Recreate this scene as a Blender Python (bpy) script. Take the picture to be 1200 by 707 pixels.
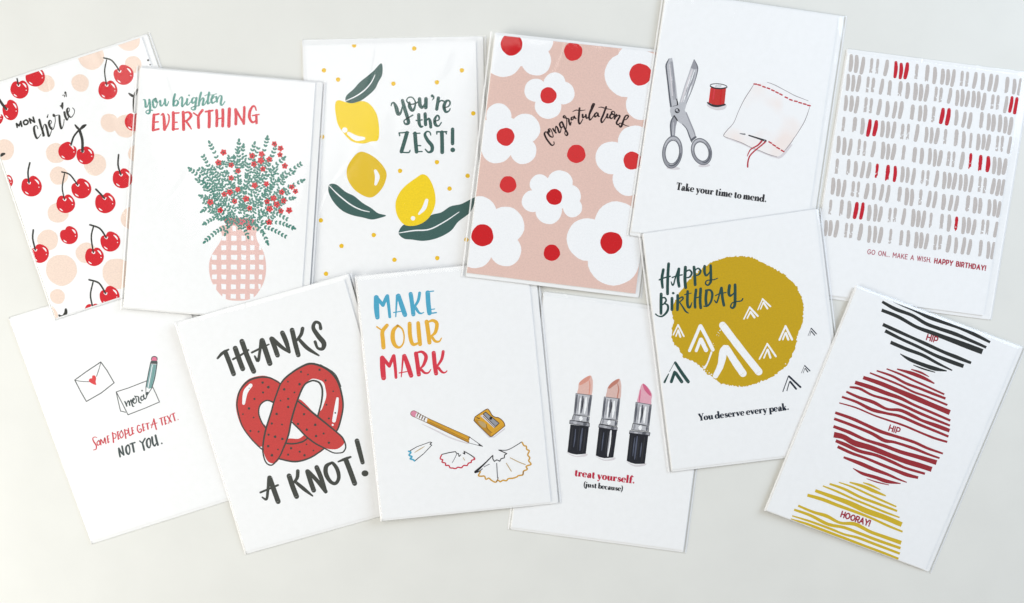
import bpy, bmesh, math, random
from mathutils import Vector, Matrix

random.seed(7)
for o in list(bpy.data.objects): bpy.data.objects.remove(o)
scene = bpy.context.scene
COL = scene.collection

# ------------------------------------------------------------------ camera
CAM_H = 0.7313                      # metres above the table
CAM_TILT = math.radians(-4.1)
FOCAL = 1151.66                     # in photograph pixels (photograph 1200 x 707)
cam_data = bpy.data.cameras.new('camera')
cam_data.sensor_width = 36.0
cam_data.lens = FOCAL / 1200 * 36.0
cam_data.clip_start = 0.01
cam_data.clip_end = 50
cam = bpy.data.objects.new('camera', cam_data)
cam.location = (0, 0, CAM_H)
cam.rotation_euler = (CAM_TILT, 0, 0)
COL.objects.link(cam)
scene.camera = cam

# ------------------------------------------------------------------ world and lamps (a room: window light from the left, pale ceiling light)
world = bpy.data.worlds.new('World')
scene.world = world
world.use_nodes = True
bg = world.node_tree.nodes['Background']
bg.inputs[0].default_value = (0.97, 0.98, 1.0, 1)
bg.inputs[1].default_value = 0.33

def area(name, loc, target, sx, sy, power, color):
    d = bpy.data.lights.new(name, 'AREA')
    d.shape = 'RECTANGLE'; d.size = sx; d.size_y = sy
    d.energy = power; d.color = color
    o = bpy.data.objects.new(name, d)
    o.location = loc
    o.rotation_euler = (Vector(target) - Vector(loc)).to_track_quat('-Z', 'Y').to_euler()
    COL.objects.link(o)
    return o

area('window_light', (-1.20, -0.44, 0.64), (-0.1, 0.05, 0), 0.75, 0.75, 14.6, (1.0, 0.98, 0.915))
area('second_window_light', (1.35, 0.62, 0.80), (0.4, 0.1, 0), 0.9, 0.9, 19.0, (0.70, 0.83, 1.0))
area('ceiling_light', (-0.50, 0.85, 2.2), (-0.1, 0.2, 0), 1.6, 1.1, 17.4, (1.0, 0.965, 0.905))

scene.view_settings.view_transform = 'Standard'
scene.view_settings.look = 'None'
scene.view_settings.gamma = 1.0
scene.view_settings.exposure = 0.0
scene.view_settings.use_curve_mapping = False

# ------------------------------------------------------------------ materials
INK = 0.90
def lin(rgb, k=INK):
    out = []
    for c in rgb:
        c /= 255.0
        out.append(k * (c / 12.92 if c <= 0.04045 else ((c + 0.055) / 1.055) ** 2.4))
    return out

MATS = {}
def noise_mat(name, a, b, scale, rough, bump=0.0, bump_scale=900, detail=4, spec=0.35):
    m = bpy.data.materials.new(name)
    m.use_nodes = True
    nt = m.node_tree
    p = nt.nodes['Principled BSDF']
    p.inputs['Roughness'].default_value = rough
    p.inputs['Specular IOR Level'].default_value = spec
    tc = nt.nodes.new('ShaderNodeTexCoord')
    nz = nt.nodes.new('ShaderNodeTexNoise')
    nz.inputs['Scale'].default_value = scale
    nz.inputs['Detail'].default_value = detail
    mx = nt.nodes.new('ShaderNodeMix'); mx.data_type = 'RGBA'
    mx.inputs[6].default_value = (*a, 1); mx.inputs[7].default_value = (*b, 1)
    rp = nt.nodes.new('ShaderNodeMapRange')
    rp.inputs[1].default_value = 0.35 if scale != 38 else 0.5; rp.inputs[2].default_value = 0.65 if scale != 38 else 0.72
    nt.links.new(tc.outputs['Object'], nz.inputs['Vector'])
    nt.links.new(nz.outputs['Fac'], rp.inputs[0])
    nt.links.new(rp.outputs[0], mx.inputs[0])
    nt.links.new(mx.outputs[2], p.inputs['Base Color'])
    if bump:
        n2 = nt.nodes.new('ShaderNodeTexNoise'); n2.inputs['Scale'].default_value = bump_scale
        bp = nt.nodes.new('ShaderNodeBump'); bp.inputs['Strength'].default_value = bump
        bp.inputs['Distance'].default_value = 0.0002
        nt.links.new(tc.outputs['Object'], n2.inputs['Vector'])
        nt.links.new(n2.outputs['Fac'], bp.inputs['Height'])
        nt.links.new(bp.outputs[0], p.inputs['Normal'])
    MATS[name] = m
    return m

def ink(name, rgb, var=0.10, scale=900):
    """printed ink: a flat printed colour with the slight mottling of print on card stock"""
    c = lin(rgb)
    a = [x * (1 - var) for x in c]; b = [min(1, x * (1 + var)) for x in c]
    return noise_mat(name, a, b, scale, 0.6, spec=0.12)

table_m = noise_mat('table_paint', (0.700, 0.697, 0.655), (0.720, 0.717, 0.674), 26.0, 0.5, 0.12, 1400, detail=12)
paper_m = noise_mat('card_stock', (0.868, 0.868, 0.862), (0.882, 0.882, 0.878), 240, 0.6, 0.06, 1500)
envel_m = noise_mat('envelope_paper', (0.862, 0.86, 0.85), (0.875, 0.873, 0.862), 160, 0.7, 0.1, 1100)

def film_mat(name, haze, gloss_rough, refl=0.030, milk=(0.95, 0.96, 0.97)):
    """thin clear polypropylene: mostly transparent, a little reflection that grows at grazing angles, a trace of milkiness"""
    m = bpy.data.materials.new(name); m.use_nodes = True
    nt = m.node_tree; nt.nodes.clear()
    out = nt.nodes.new('ShaderNodeOutputMaterial')
    tr = nt.nodes.new('ShaderNodeBsdfTransparent'); tr.inputs[0].default_value = (0.995, 0.996, 0.996, 1)
    gl = nt.nodes.new('ShaderNodeBsdfGlossy'); gl.inputs['Roughness'].default_value = gloss_rough
    df = nt.nodes.new('ShaderNodeBsdfDiffuse'); df.inputs[0].default_value = (*milk, 1)
    lw = nt.nodes.new('ShaderNodeLayerWeight'); lw.inputs[0].default_value = 0.5
    pw = nt.nodes.new('ShaderNodeMath'); pw.operation = 'POWER'; pw.inputs[1].default_value = 5.0
    fr = nt.nodes.new('ShaderNodeMath'); fr.operation = 'MULTIPLY_ADD'; fr.inputs[1].default_value = 0.85; fr.inputs[2].default_value = refl
    tc = nt.nodes.new('ShaderNodeTexCoord')
    mp = nt.nodes.new('ShaderNodeMapping'); mp.inputs['Rotation'].default_value = (0, 0, 0.5); mp.inputs['Scale'].default_value = (1, 0.35, 1)
    nz = nt.nodes.new('ShaderNodeTexNoise'); nz.inputs['Scale'].default_value = 22; nz.inputs['Detail'].default_value = 2
    bp = nt.nodes.new('ShaderNodeBump'); bp.inputs['Strength'].default_value = 1.0; bp.inputs['Distance'].default_value = 0.0012
    # faint creases: thin ridges where a stretched noise crosses its middle value
    n3 = nt.nodes.new('ShaderNodeTexNoise'); n3.inputs['Scale'].default_value = 13; n3.inputs['Detail'].default_value = 1
    ab = nt.nodes.new('ShaderNodeMath'); ab.operation = 'SUBTRACT'; ab.inputs[1].default_value = 0.5
    a2 = nt.nodes.new('ShaderNodeMath'); a2.operation = 'ABSOLUTE'
    rg = nt.nodes.new('ShaderNodeMapRange'); rg.inputs[1].default_value = 0.0; rg.inputs[2].default_value = 0.012; rg.inputs[3].default_value = 0.10; rg.inputs[4].default_value = 0.0
    sm = nt.nodes.new('ShaderNodeMath'); sm.operation = 'ADD'
    nt.links.new(mp.outputs[0], n3.inputs['Vector']); nt.links.new(n3.outputs['Fac'], ab.inputs[0]); nt.links.new(ab.outputs[0], a2.inputs[0]); nt.links.new(a2.outputs[0], rg.inputs[0])
    nt.links.new(nz.outputs['Fac'], sm.inputs[0]); nt.links.new(rg.outputs[0], sm.inputs[1])
    m1 = nt.nodes.new('ShaderNodeMixShader'); m1.inputs[0].default_value = haze
    m2 = nt.nodes.new('ShaderNodeMixShader')
    L = nt.links.new
    L(tc.outputs['Object'], mp.inputs[0]); L(mp.outputs[0], nz.inputs['Vector'])
    L(sm.outputs[0], bp.inputs['Height']); L(bp.outputs[0], gl.inputs['Normal']); L(lw.outputs['Facing'], pw.inputs[0]); L(pw.outputs[0], fr.inputs[0])
    L(tr.outputs[0], m1.inputs[1]); L(df.outputs[0], m1.inputs[2])
    L(fr.outputs[0], m2.inputs[0]); L(m1.outputs[0], m2.inputs[1]); L(gl.outputs[0], m2.inputs[2])
    L(m2.outputs[0], out.inputs[0])
    MATS[name] = m
    return m
film_m = film_mat('clear_film', 0.008, 0.10)
seam_m = film_mat('seam_glint_film', 0.62, 0.45, refl=0.008, milk=(0.97, 0.97, 0.97))  # sealed film, whitened to paint in light caught along the sleeve's edges

for nm, rgb in dict(
        red=(214, 20, 32), cherry=(216, 26, 40), peach=(247, 224, 208), soot=(52, 52, 48), white=(252, 252, 252),
        teal=(98, 160, 148), coral=(222, 58, 72), leafgreen=(72, 136, 122), rosered=(216, 36, 48), blush=(238, 200, 192), berry=(216, 104, 116),
        lemon=(250, 216, 26), ochre=(234, 196, 42), forest=(62, 98, 92), gold=(242, 196, 36),
        pink=(235, 200, 187), crimson=(212, 4, 18), tomato=(220, 44, 46), cocoa=(42, 22, 22),
        steel=(196, 196, 200), steeldark=(96, 98, 106), steelmid=(158, 158, 164), graphite=(44, 44, 48), spoolred=(206, 48, 44), shade=(226, 220, 222),
         clothpink=(246, 236, 230), clothwarm=(242, 222, 212), stitch=(196, 56, 66), thread=(190, 44, 62), hairline=(140, 130, 132),
        taupe=(202, 194, 189), wine=(204, 14, 40), plum=(182, 40, 66), plumsoft=(188, 92, 108),
        pencilgrey=(96, 98, 98), heartred=(226, 74, 76), tealgrey=(136, 172, 172), eraser=(230, 128, 156), softred=(214, 78, 88), slate=(72, 82, 82),
        pretzel=(208, 70, 66), charcoal=(70, 72, 66),
        sky=(78, 172, 204), sun=(238, 182, 56), markred=(222, 56, 74), yellow=(226, 168, 44), yellowdark=(196, 142, 40), brown=(112, 76, 32), tan=(196, 168, 116),
        eraserpink=(228, 146, 170), shaveblue=(84, 176, 206), shavered=(206, 40, 66), shavegold=(214, 162, 60), black=(26, 26, 30),
        nude=(232, 190, 178), nudedark=(224, 156, 138), mauve=(226, 190, 180), mauvedark=(198, 130, 112), rose=(234, 176, 190), rosedark=(216, 104, 138), jet=(22, 24, 34), jetlight=(84, 90, 108),
        mustard=(206, 168, 2), pine=(34, 74, 68), navy=(24, 36, 52), lipred=(196, 26, 62),
        stripeblack=(38, 42, 40), maroon=(158, 38, 46), stripegold=(216, 184, 38), hipred=(166, 40, 58)).items():
    ink('ink_' + nm, rgb, 0.02 if nm in ('soot', 'white', 'jet') else 0.045)

noise_mat('ink_clothpale', (0.872, 0.866, 0.862), (0.868, 0.775, 0.73), 38, 0.6, detail=1.5, spec=0.12)   # a watercolour wash that comes and goes

# ------------------------------------------------------------------ photograph pixel -> point on a plane
def ray(x, y):
    d = Vector(((x - 600) / FOCAL, -(y - 353.5) / FOCAL, -1.0))
    return Matrix.Rotation(CAM_TILT, 3, 'X') @ d

def link_mesh(name, verts, faces, mats, parent=None, mat_idx=None, smooth=False):
    me = bpy.data.meshes.new(name)
    me.from_pydata(verts, [], faces)
    for m in mats: me.materials.append(m)
    if mat_idx: me.polygons.foreach_set('material_index', mat_idx)
    if smooth: me.polygons.foreach_set('use_smooth', [True] * len(me.polygons))
    me.update()
    o = bpy.data.objects.new(name, me)
    COL.objects.link(o)
    if parent: o.parent = parent
    return o

# ------------------------------------------------------------------ the setting: one pale table top
tb = bmesh.new()
bmesh.ops.create_cube(tb, size=1, matrix=Matrix.Translation((0.05, 0, -0.0125)) @ Matrix.Diagonal((2.4, 1.6, 0.025, 1)))
bmesh.ops.bevel(tb, geom=tb.edges[:], offset=0.004, segments=3, affect='EDGES')
me = bpy.data.meshes.new('tabletop'); tb.to_mesh(me); tb.free()
me.materials.append(table_m)
table = bpy.data.objects.new('tabletop', me); COL.objects.link(table)
table['kind'] = 'structure'

# ------------------------------------------------------------------ a packaged greeting card
MM = 0.001; PXM = 0.635e-3
H_ENV0, H_ENV1, H_CARD0, H_CARD1, H_FILM = 0.10*MM, 0.52*MM, 0.56*MM, 1.22*MM, 1.37*MM

class Package:
    """quad: the card's corners in the photograph TL TR BR BL; margin: sleeve beyond the card, left right top bottom (px); plane: lie of the package"""
    def __init__(self, label, quad, margin, plane, env=None, film_wave=0.10, seed=0):
        self.seed = seed
        c, ax, ay = plane
        n = Vector((-ax, -ay, 1)).normalized()
        pts = []
        for x, y in quad:
            d = ray(x, y); t = (c + H_CARD1 - CAM_H) / (d.z - ax * d.x - ay * d.y)
            pts.append(Vector((0, 0, CAM_H)) + d * t)
        cen = sum(pts, Vector()) / 4 - n * H_CARD1
        u = (pts[1] - pts[0] + pts[2] - pts[3]); u -= n * u.dot(n); u.normalize()
        v = n.cross(u)
        M = Matrix((u, v, n)).transposed().to_4x4(); M.translation = cen
        self.M = M; self.Mi = M.inverted()
        self.camL = self.Mi @ Vector((0, 0, CAM_H))
        self.R3 = self.Mi.to_3x3()
        root = bpy.data.objects.new('greeting_card', None)
        root.empty_display_size = 0.02
        root.matrix_world = M
        root['label'] = label; root['category'] = 'greeting card'
        root['group'] = 'greeting cards laid out on the table'
        COL.objects.link(root)
        self.root = root
        self.q = [self.loc(x, y, H_CARD1) for x, y in quad]
        # card face in its own axes
        l, r, t, b = [k * PXM for k in margin]
        self.sl = self.grow(l, r, t, b)
        if env is None: env = (min(l, 0.6*MM), max(r - 2.2*MM, 0.5*MM), max(t - 0.9*MM, 0.3*MM), max(b - 0.9*MM, 0.3*MM))
        self.env = self.grow(*env)
        self.build_envelope(); self.build_card(); self.build_sleeve(film_wave, l, r, t, b)
        self.k = 0
    def loc(self, x, y, h):
        d = self.R3 @ ray(x, y)
        t = (h - self.camL.z) / d.z
        p = self.camL + d * t
        return (p.x, p.y)
    def grow(self, l, r, t, b):
        q = [Vector(p) for p in self.q]
        u = ((q[1] - q[0]) + (q[2] - q[3])).normalized(); v = ((q[3] - q[0]) + (q[2] - q[1])).normalized()
        return [q[0] - u*l - v*t, q[1] + u*r - v*t, q[2] + u*r + v*b, q[3] - u*l + v*b]
    @staticmethod
    def bil(q, s, t):
        a = Vector(q[0]) * (1 - s) + Vector(q[1]) * s; b = Vector(q[3]) * (1 - s) + Vector(q[2]) * s
        return a * (1 - t) + b * t
    def build_envelope(self):
        q = self.env; V, F = [], []
        e = 0.12*MM
        W = (Vector(q[1]) - Vector(q[0])).length; Hh = (Vector(q[3]) - Vector(q[0])).length
        rings = [(0.0, H_ENV0), (0.0, H_ENV1 - e), (0.3, H_ENV1), ]
        rad = 1.6*MM
        def ring(ins, z):
            pts = []
            for cx, cy, a0 in ((0, 0, 180), (1, 0, 270), (1, 1, 0), (0, 1, 90)):
                for i in range(5):
                    a = math.radians(a0 + 90 * i / 4)
                    s = cx + ((1 if cx == 0 else -1) * rad + math.cos(a) * (rad - ins*MM)) / W
                    t = cy + ((1 if cy == 0 else -1) * rad + math.sin(a) * (rad - ins*MM)) / Hh
                    p = self.bil(q, s, t); pts.append((p.x, p.y, z))
            return pts
        for ins, z in rings: V += ring(ins, z)
        for k in range(len(rings) - 1):
            for i in range(20):
                j = (i + 1) % 20
                F.append((k*20 + i, k*20 + j, (k+1)*20 + j, (k+1)*20 + i))
        F.append(tuple(range((len(rings)-1)*20, len(rings)*20))); F.append(tuple(reversed(range(20))))
        o = link_mesh('envelope', V, F, [envel_m], self.root)
        self.fix(o)
    def fix(self, o):
        bm = bmesh.new(); bm.from_mesh(o.data); bmesh.ops.recalc_face_normals(bm, faces=bm.faces[:]); bm.to_mesh(o.data); bm.free()
    def build_card(self):
        # a folded card: two leaves of heavy stock joined by a rounded fold on the left
        q = self.q; z0, z1 = H_CARD0, H_CARD1; th = 0.26*MM; zm = (z0 + z1) / 2; R = (z1 - z0) / 2
        W = (Vector(q[1]) - Vector(q[0])).length
        prof = [(W, z0), ]
        for i in range(9):
            a = math.radians(270 - 180 * i / 8); prof.append((R + R * math.cos(a), zm + R * math.sin(a)))
        prof += [(W, z1), (W, z1 - th)]
        r = R - th
        for i in range(7):
            a = math.radians(90 + 180 * i / 6); prof.append((R + r * math.cos(a), zm + r * math.sin(a)))
        prof.append((W, z0 + th))
        V, F = [], []; n = len(prof)
        for t in (0, 1):
            for x, z in prof:
                p = self.bil(q, x / W, t); V.append((p.x, p.y, z))
        for i in range(n):
            j = (i + 1) % n; F.append((i, j, n + j, n + i))
        F.append(tuple(range(n))); F.append(tuple(range(2*n - 1, n - 1, -1)))
        self.card = link_mesh('folded_card', V, F, [paper_m], self.root)
        self.fix(self.card)
    def build_sleeve(self, wave, l, r, t, b):
        rnd = random.Random(self.seed)
        ph = [rnd.uniform(0, 6.28) for _ in range(8)]
        q = self.sl
        W = (Vector(q[1]) - Vector(q[0])).length; Hh = (Vector(q[3]) - Vector(q[0])).length
        cw, ch = W - l - r, Hh - t - b
        er = max(r - 2.2*MM, 0.5*MM)
        def axis(a, c, b_):
            xs = [0, 0.12*MM, a*0.35, a*0.7, a - 0.15*MM, a + 0.5*MM]
            xs += [a + c * i / 22 for i in range(1, 22)]
            xs += [a + c - 0.5*MM, a + c + 0.15*MM, a + c + b_*0.3, a + c + b_*0.65, a + c + b_ - 0.12*MM, a + c + b_]
            return sorted(set(round(x, 7) for x in xs))
        X, Y = axis(l, cw, r), axis(t, ch, b)
        def dist(p, a, c, b_):   # 0 on the card, growing to 1 at the sleeve's edge
            if p < a: return (a - p) / a
            if p > a + c: return (p - a - c) / b_
            return 0.0
        def height(x, y):
            dx, dy = dist(x, l, cw, r), dist(y, t, ch, b)
            d = max(dx, dy); k = (1 - min(1, d)) ** 1.1
            z = H_FILM * k + 0.22*MM * (1 - k)
            if x > l + cw and dy < 0.5: z = max(z, (H_ENV1 + 0.06*MM) * (1 if x < l + cw + er else max(0.3, 1 - (x - l - cw - er) / (r - er + 1e-9))))
            if d == 0:
                sx, sy = (x - l) / cw, (y - t) / ch
                env = min(1, 8 * min(sx, 1 - sx, sy, 1 - sy))
                z += env * wave*MM * (0.5 + 0.5 * math.sin(5 * sx + 3.5 * sy + ph[0]) * math.sin(4 * sy - 2 * sx + ph[1]) + 0.25 * math.sin(11 * sx + 7 * sy + ph[2]))
            return max(z, 0.06*MM)
        V, F = [], []
        for y in Y:
            for x in X:
                p = self.bil(q, x / W, y / Hh); V.append((p.x, p.y, height(x, y)))
        nx, ny = len(X), len(Y)
        for j in range(ny - 1):
            for i in range(nx - 1):
                a = j*nx + i; F.append((a, a + nx, a + nx + 1, a + 1))
        base = len(V)
        for s, tt in ((0, 0), (1, 0), (1, 1), (0, 1)):
            p = self.bil(q, s, tt); V.append((p.x, p.y, 0.03*MM))
        F.append((base, base + 1, base + 2, base + 3))
        o = link_mesh('clear_sleeve', V, F, [film_m], self.root, smooth=True)
        # heat-sealed side seams: a narrow welt down each side, its milky white painting in the edge glint
        for side in (0, 1):
            V, F = [], []
            w = min(1.1*MM, 0.8 * (l if side == 0 else r))
            for k in range(25):
                t2 = 0.004 + 0.992 * k / 24
                for i in (0.0, 0.5, 1.0):
                    x = i * w if side == 0 else W - i * w
                    p = self.bil(q, x / W, t2); V.append((p.x, p.y, height(x, Hh / 2) * (0.5 if i == 0 else 1) + 0.08*MM))
            for k in range(24):
                for i in range(2):
                    a = k*3 + i; F.append((a, a + 1, a + 4, a + 3))
            link_mesh('side_seam', V, F, [seam_m], o, smooth=True)

# ------------------------------------------------------------------ printing: flat ink shapes on the card face
def crom(P, closed=False, n=6):
    if len(P) < 3 and not closed:
        (a, b) = P[0], P[-1]
        return [tuple(a[k] + (b[k] - a[k]) * i / 4 for k in range(len(a))) for i in range(5)]
    out = []; m = len(P)
    rng = range(m) if closed else range(m - 1)
    for i in rng:
        if closed: p0, p1, p2, p3 = P[i-1], P[i], P[(i+1) % m], P[(i+2) % m]
        else: p0, p1, p2, p3 = P[max(i-1, 0)], P[i], P[i+1], P[min(i+2, m-1)]
        for k in range(n):
            t = k / n
            out.append(tuple(0.5 * (2*b + (c - a)*t + (2*a - 5*b + 4*c - d)*t*t + (3*b - a - 3*c + d)*t**3) for a, b, c, d in zip(p0, p1, p2, p3)))
    if not closed: out.append(tuple(P[-1]))
    return out

def pts(s):
    if isinstance(s, str): return [tuple(float(v) for v in t.split(',')) for t in s.split()]
    return [tuple(p) for p in s]

class Print:
    """collects ink shapes in zoomed photograph pixels and links them as one printed mesh under the card"""
    def __init__(self, pk): self.pk = pk; self.base = 0.0; self.cnt = 0; self.reset(); self.Z(0, 0, 1)
    def reset(self):
        # every shape lies a hair above the one before it, so no two inks share a plane
        self.base += min(self.cnt, 100) * 0.25e-6 + 1e-6; self.cnt = 0
        self.V = []; self.F = []; self.I = []; self.mats = []
    def Z(self, x0, y0, s): self.z = (x0, y0, s); return self
    def px(self, p): return (self.z[0] + p[0] / self.z[2], self.z[1] + p[1] / self.z[2])
    def _poly(self, P, mat):
        # clip to the card face, in card coordinates
        pk = self.pk; h = H_CARD1 + 0.012*MM
        S = [pk.loc(*p, h) for p in P]
        Q = pk.q
        for i in range(4):
            a, b = Q[i], Q[(i + 1) % 4]
            f = lambda p: (b[0]-a[0])*(p[1]-a[1]) - (b[1]-a[1])*(p[0]-a[0]) + 3e-5 * math.hypot(b[0]-a[0], b[1]-a[1])
            if all(f(p) <= 0 for p in S): continue
            o = []
            for j in range(len(S)):
                p, q = S[j-1], S[j]; fp, fq = f(p), f(q)
                if (fp <= 0) != (fq <= 0):
                    t = fp / (fp - fq); o.append((p[0] + t*(q[0]-p[0]), p[1] + t*(q[1]-p[1])))
                if fq <= 0: o.append(q)
            S = o
            if len(S) < 3: return
        ar = sum(S[i-1][0]*S[i][1] - S[i][0]*S[i-1][1] for i in range(len(S)))
        if abs(ar) < 1e-12: return
        if ar < 0: S = S[::-1]
        z = h + self.base + (self.cnt % 100) * 0.25e-6
        b0 = len(self.V)
        self.V += [(x, y, z) for x, y in S]
        self.F.append(tuple(range(b0, b0 + len(S))))
        m = MATS['ink_' + mat]
        if m not in self.mats: self.mats.append(m)
        self.I.append(self.mats.index(m))
    def p(self, s, mat, smooth=False, jag=0.0):
        self.cnt += 1
        P = [self.px(q) for q in pts(s)]
        if smooth: P = crom(P, True, 7)
        if jag:
            P2 = []
            for i in range(len(P)):
                a, b = P[i], P[(i+1) % len(P)]
                k = max(1, int(math.dist(a, b) / 1.3))
                P2 += [(a[0] + (b[0]-a[0])*j/k + random.gauss(0, jag), a[1] + (b[1]-a[1])*j/k + random.gauss(0, jag)) for j in range(k)]
            P = P2
        self._poly(P, mat)
        return self
    def d(self, x, y, r, mat, ry=None, rot=0, wob=0.0, n=28):
        self.cnt += 1
        ry = r if ry is None else ry
        ph = random.uniform(0, 6.28); c, s = math.cos(math.radians(rot)), math.sin(math.radians(rot))
        P = []
        for i in range(n):
            a = 2*math.pi*i/n; k = 1 + wob * (math.sin(3*a + ph) + 0.6*math.sin(5*a + 2*ph) + 0.5*math.sin(9*a - ph))
            u, v = r*k*math.cos(a), ry*k*math.sin(a)
            P.append(self.px((x + u*c - v*s, y + u*s + v*c)))
        self._poly(P, mat)
        return self
    def s(self, s, w, mat, cap=True, closed=False, smooth=True, rough=0.0):
        """a brush stroke through the points; w one width or one per point"""
        self.cnt += 1
        P = pts(s)
        if not hasattr(w, '__len__'): w = [w]*len(P)
        w = [w[min(int(round(i*(len(w)-1)/max(1, len(P)-1))), len(w)-1)] for i in range(len(P))]
        Q = [(*self.px(p), k / self.z[2]) for p, k in zip(P, w)]
        if not smooth and len(Q) > 2:      # a ruled line with sharp corners: one bar per stretch
            for a, b in zip(Q, Q[1:]):
                self.cnt += 1; self._ribbon([a, b], mat, True, False, rough)
            return self
        Q = crom(Q, closed) if smooth else Q
        self._ribbon(Q, mat, cap, closed, rough)
        return self
    def cal(self, s, thin, thick, mat):
        """pointed-brush lettering: down strokes swell, up strokes stay thin"""
        self.cnt += 1
        P = crom([self.px(p) for p in pts(s)]); Q = []; w = None
        for i in range(len(P)):
            a, b = P[max(i-1, 0)], P[min(i+1, len(P)-1)]
            d = math.hypot(b[0]-a[0], b[1]-a[1]) or 1
            k = max(0, (b[1]-a[1]) / d)
            t = (thin + (thick - thin) * k) / self.z[2]
            w = t if w is None else 0.55*w + 0.45*t
            Q.append((*P[i], w))
        self._ribbon(Q, mat, True)
        return self
    def _ribbon(self, Q, mat, cap=True, closed=False, rough=0.0):
        n = len(Q); Lf, Rt = [], []
        for i in range(n):
            a, b = (Q[i-1], Q[(i+1) % n]) if closed else (Q[max(i-1, 0)], Q[min(i+1, n-1)])
            dx, dy = b[0]-a[0], b[1]-a[1]; d = math.hypot(dx, dy) or 1
            hw = (Q[i][2]*1.06 + min(0.24, Q[i][2]*0.3))/2 * (1 + (random.uniform(-rough, rough) if rough else 0))
            Lf.append((Q[i][0] - dy/d*hw, Q[i][1] + dx/d*hw)); Rt.append((Q[i][0] + dy/d*hw, Q[i][1] - dx/d*hw))
        for i in range(n if closed else n - 1):
            j = (i + 1) % n
            self._poly([Lf[i], Lf[j], Rt[j], Rt[i]], mat)
        if cap and not closed:
            for e, nb in ((0, 1), (n-1, n-2)):
                a0 = math.atan2(Q[e][1]-Q[nb][1], Q[e][0]-Q[nb][0]); r = (Q[e][2]*1.06 + min(0.24, Q[e][2]*0.3))/2
                self._poly([(Q[e][0] + r*math.cos(a0 + math.radians(t)), Q[e][1] + r*math.sin(a0 + math.radians(t))) for t in range(-90, 91, 22)], mat)
    def end(self, name, label=None):
        if not self.F: return None
        o = link_mesh(name, self.V, self.F, self.mats, self.pk.card, self.I)
        if label: o['label'] = label
        self.reset()
        return o

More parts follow.
